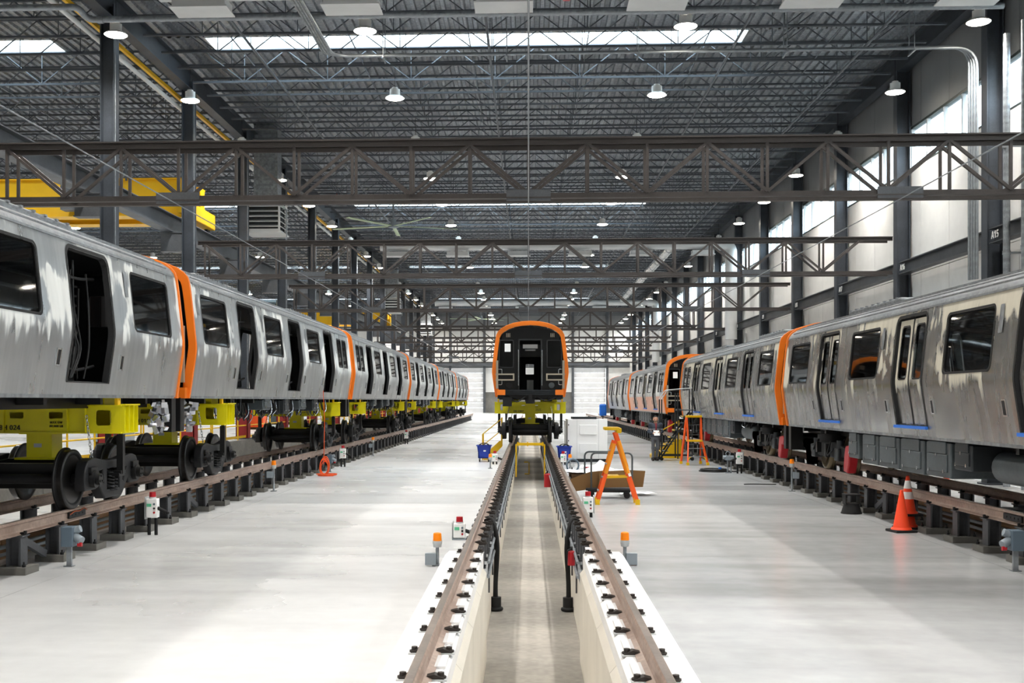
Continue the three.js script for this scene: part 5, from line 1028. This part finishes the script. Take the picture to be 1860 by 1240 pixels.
// ---- grey rolling stairs
{
  const t = thing('rolling_stairs', 'grey steel rolling stairs behind the platform ladder', 'stairs', 5.55, 0, -44.4, 0);
  for (const z of [-0.38, 0.38]) {
    part('stringer', bar(V(-0.42, 0.15, z), V(0.72, 1.85, z), 0.05, 0.06), M.equipDark, t);
    for (const [x, h] of [[-0.42, 2.35], [0.2, 2.6], [0.75, 2.75]]) part('upright', box(0.045, h - 0.06, 0.045, x, h / 2 + 0.04, z), M.equipDark, t);
    part('handrail', bentPipe([[-0.42, 2.36, z], [-0.2, 2.72, z], [0.75, 2.8, z]], 0.1, 0.02, 8), M.greyPlastic, t); part('lower_beam', bar(V(-0.42, 0.2, z), V(0.75, 0.2, z), 0.05), M.equipDark, t);
    for (const x of [-0.42, 0.75]) part('caster', [cylZ(0.07, 0.04, x, 0.07, z, 14), box(0.05, 0.1, 0.06, x, 0.13, z)], M.rubber, t);
  }
  for (let k = 0; k < 6; k++) { const s = part('tread', box(0.26, 0.03, 0.74, -0.3 + k * 0.17, 0.36 + k * 0.27, 0), M.equip, t); part('yellow_edge', box(0.03, 0.05, 0.74, -0.43 + k * 0.17, 0.36 + k * 0.27, 0), M.yellow, s); }
  part('platform', box(0.7, 0.04, 0.78, 0.55, 1.95, 0), M.equip, t);
}
{ const t = thing('yellow_platform', 'low yellow work platform behind the person holding paper', 'platform', 5.55, 0, -46.3); part('deck', extr([[-0.6, 0], [0.6, 0], [0.6, 0.75], [0.25, 0.75], [-0.6, 0.12]], 0.8), M.yellow, t); for (let k = 0; k < 3; k++) part('tread', box(0.3, 0.04, 0.82, -0.35 + k * 0.25, 0.32 + k * 0.18, 0), M.equipDark, t); part('rail', bar(V(-0.5, 0.95, 0.38), V(0.5, 1.5, 0.38), 0.04), M.yellow, t); part('post', box(0.04, 0.9, 0.04, -0.48, 0.5, 0.38), M.yellow, t); part('post', box(0.04, 0.8, 0.04, 0.48, 1.1, 0.38), M.yellow, t); }
// ---- flatbed cart with cardboard
{
  const t = thing('flatbed_cart', 'flatbed cart with two grey hoop handles', 'cart', 1.92, 0, -27.2, -0.06);
  part('deck', [rbox(1.1, 0.06, 0.66, 0.015, 0, 0.22, 0), box(1.0, 0.05, 0.56, 0, 0.17, 0)], M.equipDark, t);
  for (const [z, dx] of [[0.3, 0.04], [-0.3, -0.12]]) part('hoop_handle', bentPipe([[-0.46 + dx, 0.24, z], [-0.46 + dx, 1.08, z], [0.5 + dx, 1.08, z], [0.5 + dx, 0.24, z]], 0.12, 0.022, 10), M.equip, t);
  for (const a of [-1, 1]) for (const b of [-1, 1]) { const c = part('caster', cylZ(0.075, 0.04, a * 0.42, 0.075, b * 0.24, 16), M.rubber, t); part('fork', box(0.06, 0.08, 0.07, a * 0.42, 0.125, b * 0.24), M.cast, c); }
  const sheet = (pts, z, ry, rx, x, y, label) => { const g = extr(pts, 0.008); g.rotateX(rx); const m = one('cardboard_sheet', g, M.cardboard, label, 'cardboard', 1.92 + x, y, -27.2 + z, ry, 'cardboard on the cart'); };
  sheet([[-0.42, 0], [0.62, 0.02], [0.68, 0.4], [0.3, 0.42], [-0.1, 0.4], [-0.4, 0.38]], 0.24, -0.04, -0.12, 0.16, 0.255, 'long brown cardboard sheet standing on the flatbed cart');
  sheet([[-0.55, -0.1], [0.35, 0], [0.35, 0.4], [-0.1, 0.36], [-0.6, 0.2]], 0.14, 0.3, -0.1, -0.36, 0.262, 'brown cardboard sheet hanging off the cart end');
  const pf = one('packing_film', (() => { const g = new THREE.PlaneGeometry(0.9, 0.6, 26, 16).rotateX(-Math.PI / 2), p = g.attributes.position; for (let i = 0; i < p.count; i++) p.setY(i, 0.03 + 0.07 * vnoise(p.getX(i) * 6 + 9, p.getZ(i) * 6 + 9, 64, 64)); g.computeVertexNormals(); return g; })(), M.plastic, 'crumpled white packing film on the floor beside the cart', 'film', 2.62, 0, -27.9, 0.3);
  const q = thing('pallet', 'low pallet covered in white film behind the cart', 'pallet', 2.0, 0, -34.2, 0.05);
  for (let k = 0; k < 7; k++) part('board', box(1.5, 0.02, 0.1, 0, 0.13, -0.48 + k * 0.16), M.timber, q); for (const z of [-0.45, 0, 0.45]) part('runner', box(1.5, 0.11, 0.09, 0, 0.06, z), M.timber, q);
  one('film_heap', (() => { const g = new THREE.PlaneGeometry(1.8, 1.3, 40, 30).rotateX(-Math.PI / 2), p = g.attributes.position; for (let i = 0; i < p.count; i++) { const x = p.getX(i), z = p.getZ(i); const r = Math.max(0, 1 - Math.hypot((x - 0.15) / 0.5, z / 0.6)); p.setY(i, 0.17 + 0.06 * vnoise(x * 7 + 20, z * 7 + 20, 64, 64) + 0.32 * r); } g.computeVertexNormals(); return g; })(), M.plastic, 'heap of white plastic film lying on the pallet', 'film', 2.0, 0, -34.2, 0.05);
  { const w = thing('cable_reel', 'round cable reel beside the pallet of film', 'reel', 1.42, 0, -36.6, 0.3); part('rim', new THREE.TorusGeometry(0.2, 0.03, 8, 26).translate(0, 0.23, 0), M.slate, w); part('hub', cylZ(0.06, 0.1, 0, 0.23, 0, 14), M.greyPlastic, w); part('stand', [box(0.3, 0.03, 0.2, 0, 0.015, 0), box(0.03, 0.2, 0.03, 0, 0.12, -0.07)], M.cast, w); }
  { const b = thing('printed_sack', 'white sack with red print on the floor by the cabinet', 'sack', 1.95, 0, -37.3, 0); part('body', rbox(0.55, 0.2, 0.4, 0.08, 0, 0.1, 0), M.plastic, b); part('print', [box(0.3, 0.05, 0.006, 0, 0.13, 0.2), box(0.05, 0.06, 0.006, -0.1, 0.07, 0.2), box(0.05, 0.06, 0.006, 0.02, 0.07, 0.2), box(0.05, 0.06, 0.006, 0.12, 0.07, 0.2)], M.red, b, 'red printed marks'); }
}
{ const t = thing('blue_drum', 'bright blue wrapped drum at the far end of the right train', 'drum', 6.0, 0, -92, 0); part('body', [rbox(0.56, 0.95, 0.5, 0.12, 0, 1.55, 0)], M.blueBright, t); part('stand', [box(0.08, 1.1, 0.08, 0, 0.55, 0), box(0.4, 0.04, 0.4, 0, 0.02, 0)], M.equipDark, t); }
// small items under the right train
{ const t = thing('parts_box', 'grey open parts box between the rails of the right train', 'box', 8.27, 0, -19.6, 0); part('body', [box(0.42, 0.46, 0.5, 0, 0.23, 0), box(0.45, 0.04, 0.54, 0, 0.47, 0)], M.equipDark, t); const u = thing('parts_tub', 'blue parts tub under the near right railcar', 'tub', 9.25, 0, -19.2, 0); part('bin', extr([[-0.22, 0], [0.22, 0], [0.28, 0.75], [-0.28, 0.75]], 0.45), M.blue, u); part('rim', box(0.6, 0.04, 0.5, 0, 0.76, 0), M.blue, u); const c = thing('small_marker', 'small red marker peg under the near right railcar', 'marker', 8.9, 0, -24.6); part('peg', [cyl(0.09, 0.7, 0, 0.35, 0, 12, 0.06)], M.orangeCone, c); part('base', cyl(0.14, 0.03, 0, 0.015, 0, 14), M.rubber, c); }

// ================================================================ THE PERSON
{
  const X = 4.88, Z = 43.9;
  const J = { hipL: [-0.09, 0.93, 0], hipR: [0.09, 0.93, 0], kneeL: [-0.1, 0.5, 0.06], kneeR: [0.07, 0.5, 0.02], ankL: [-0.1, 0.09, 0.06], ankR: [0.06, 0.09, -0.12], pel: [0, 0.95, 0], waist: [0, 1.08, 0.0], chest: [0, 1.28, 0], neck: [0, 1.47, 0.01], shL: [-0.19, 1.39, 0], shR: [0.19, 1.39, 0], elL: [-0.26, 1.12, -0.02], elR: [0.26, 1.12, -0.02], wrL: [-0.13, 1.06, 0.2], wrR: [0.13, 1.06, 0.2] };
  const B = [['hipL', 'kneeL', 0.085, 0.062], ['kneeL', 'ankL', 0.064, 0.055], ['hipR', 'kneeR', 0.085, 0.062], ['kneeR', 'ankR', 0.064, 0.055], ['pel', 'waist', 0.145, 0.135], ['waist', 'chest', 0.135, 0.155], ['chest', 'neck', 0.13, 0.062], ['shL', 'chest', 0.075, 0.12], ['shR', 'chest', 0.075, 0.12], ['hipL', 'hipR', 0.1, 0.1], ['shL', 'elL', 0.066, 0.052], ['elL', 'wrL', 0.052, 0.037], ['shR', 'elR', 0.066, 0.052], ['elR', 'wrR', 0.052, 0.037]].map(([a, b, r, s]) => [V(...J[a]), V(...J[b]), r, s]);
  for (const [k, s] of [['ankL', -1], ['ankR', 1]]) { const a = J[k]; B.push([V(a[0], 0.055, a[2] - 0.04), V(a[0] + s * 0.02, 0.045, a[2] + 0.17), 0.055, 0.045], [V(...a), V(a[0], 0.06, a[2] - 0.03), 0.056, 0.056]); }
  const cap = (p, [a, b, r, s]) => { const ab = b.clone().sub(a), t = Math.max(0, Math.min(1, p.clone().sub(a).dot(ab) / ab.lengthSq())); return p.distanceTo(a.clone().addScaledVector(ab, t)) - lerp(r, s, t); };
  function field(res, centre, half, bones, k) {
    const mc = new MarchingCubes(res, new THREE.MeshStandardMaterial(), false, false, 120000); mc.isolation = 0; mc.reset();
    const st = bones.map(([a, b, r, s]) => { const d = b.clone().sub(a); return [a.x, a.y, a.z, d.x, d.y, d.z, d.lengthSq(), r, s]; });
    for (let z = 0; z < res; z++) for (let y = 0; y < res; y++) for (let x = 0; x < res; x++) {
      const px = centre[0] + (x - res / 2) / (res / 2) * half, py = centre[1] + (y - res / 2) / (res / 2) * half, pz = centre[2] + (z - res / 2) / (res / 2) * half;
      let d = 9;
      for (const q of st) { const ax = px - q[0], ay = py - q[1], az = pz - q[2]; let t = (ax * q[3] + ay * q[4] + az * q[5]) / (q[6] || 1); t = t < 0 ? 0 : t > 1 ? 1 : t; const e = Math.hypot(ax - q[3] * t, ay - q[4] * t, az - q[5] * t) - (q[7] + (q[8] - q[7]) * t); const h = Math.max(k - Math.abs(d - e), 0) / k; d = Math.min(d, e) - h * h * k * 0.25; }
      mc.field[x + y * res + z * res * res] = -d;
    }
    mc.update();
    const n = mc.count, p = new Float32Array(mc.positionArray.slice(0, n * 3)), nn = new Float32Array(mc.normalArray.slice(0, n * 3));
    for (let i = 0; i < n; i++) { p[3 * i] = p[3 * i] * half + centre[0]; p[3 * i + 1] = p[3 * i + 1] * half + centre[1]; p[3 * i + 2] = p[3 * i + 2] * half + centre[2]; }
    const g = new THREE.BufferGeometry(); g.setAttribute('position', new THREE.BufferAttribute(p, 3)); g.computeVertexNormals(); const w = mergeVertices(g.deleteAttribute('normal') && g, 1e-5); w.computeVertexNormals(); return w.toNonIndexed();
  }
  const paint = (g, f) => { const p = g.attributes.position, c = new Float32Array(p.count * 3), col = new THREE.Color(); for (let i = 0; i < p.count; i += 3) { const x = (p.getX(i) + p.getX(i + 1) + p.getX(i + 2)) / 3, y = (p.getY(i) + p.getY(i + 1) + p.getY(i + 2)) / 3, z = (p.getZ(i) + p.getZ(i + 1) + p.getZ(i + 2)) / 3; col.set(f(x, y, z)); for (let k = 0; k < 3; k++) { c[3 * (i + k)] = col.r; c[3 * (i + k) + 1] = col.g; c[3 * (i + k) + 2] = col.b; } } g.setAttribute('color', new THREE.BufferAttribute(c, 3)); return g; };
  const body = paint(field(112, [0, 0.78, 0.02], 0.84, B, 0.05), (x, y, z) => y < 0.13 ? 0x2a241f : y < 0.92 ? 0x696b70 : y > 1.445 && Math.abs(x) < 0.08 ? 0xa87a60 : (Math.abs(x) < 0.045 - (1.45 - y) * 0.08 && y > 1.18 && z > 0.05) ? 0x7d1f28 : (y > 1.2 && y < 1.235) ? 0xb9bcc2 : 0x3a414d);
  // head: skull, jaw, nose, ears; slightly bowed
  const H = [[V(0, 1.60, 0.0), V(0, 1.625, 0.01), 0.088, 0.092], [V(0, 1.53, 0.035), V(0, 1.56, 0.03), 0.055, 0.07], [V(0, 1.46, 0.005), V(0, 1.54, 0.01), 0.056, 0.056], [V(0, 1.59, 0.1), V(0, 1.562, 0.116), 0.01, 0.016], [V(-0.09, 1.59, 0.0), V(-0.092, 1.56, 0.0), 0.016, 0.012], [V(0.09, 1.59, 0.0), V(0.092, 1.56, 0.0), 0.016, 0.012], [V(-0.05, 1.612, 0.078), V(0.05, 1.612, 0.078), 0.014, 0.014], [V(-0.022, 1.535, 0.085), V(0.022, 1.535, 0.085), 0.01, 0.01]];
  const head = paint(field(64, [0, 1.575, 0.01], 0.16, H, 0.02), (x, y, z) => (Math.abs(Math.abs(x) - 0.032) < 0.013 && Math.abs(y - 1.594) < 0.007 && z > 0.06) ? 0x1b1410 : (Math.abs(x) < 0.026 && Math.abs(y - 1.532) < 0.006 && z > 0.06) ? 0x7a4038 : (y < 1.555 && z > 0.02 && y > 1.475) ? 0xa07a64 : 0xcf9f84);
  const hands = [];
  for (const s of [-1, 1]) {
    const w = V(...J[s < 0 ? 'wrL' : 'wrR']), fb = [[w.clone(), w.clone().add(V(-s * 0.03, -0.004, 0.06)), 0.03, 0.032], [w.clone().add(V(-s * 0.03, 0.01, 0.06)), w.clone().add(V(-s * 0.035, -0.02, 0.07)), 0.028, 0.028]];
    const L = [0.066, 0.074, 0.07, 0.055];
    for (let k = 0; k < 4; k++) { const a = w.clone().add(V(-s * 0.03, 0.03 - k * 0.02, 0.075)), b = a.clone().add(V(-s * L[k] * 0.5, -0.004, 0.022)), c = b.clone().add(V(-s * L[k] * 0.5, -0.006, -0.014)); fb.push([a, b, 0.0095, 0.009], [b, c, 0.009, 0.0078]); }
    const a = w.clone().add(V(-s * 0.012, 0.03, 0.045)), b = a.clone().add(V(-s * 0.024, 0.018, 0.03)), c = b.clone().add(V(-s * 0.03, 0.0, 0.012)); fb.push([a, b, 0.013, 0.011], [b, c, 0.011, 0.009]);
    hands.push(paint(field(72, [w.x - s * 0.045, w.y, w.z + 0.06], 0.13, fb, 0.008), () => 0xcf9f84));
  }
  const all = mergeGeometries([body, head, ...hands].map((g) => { for (const k of Object.keys(g.attributes)) if (!['position', 'normal', 'color'].includes(k)) g.deleteAttribute(k); return g; }));
  const t = thing('person', 'person in dark work jacket and grey trousers holding white paper in the aisle', 'person', X, 0, -Z, 0.05);
  const pm = mat(0xffffff, 0.8, 0, { vertexColors: true }); all.userData.ownUV = true; all.setAttribute('uv', new THREE.Float32BufferAttribute(new Float32Array(all.attributes.position.count * 2), 2));
  part('body', all, pm, t);
  part('hair', [new THREE.SphereGeometry(0.101, 24, 14, 0, Math.PI * 2, 0, 1.35).scale(1, 1.02, 1.06).rotateX(-0.35).translate(0, 1.622, -0.004)], M.hair, t);
  const pp = one('paper_sheets', box(0.22, 0.004, 0.28).rotateX(0.75), M.paper, 'white paper sheets held by the person in the aisle', 'paper', X + 0.012, 1.075, -Z + 0.3, 0.05);
}
renderer.render(scene, camera);
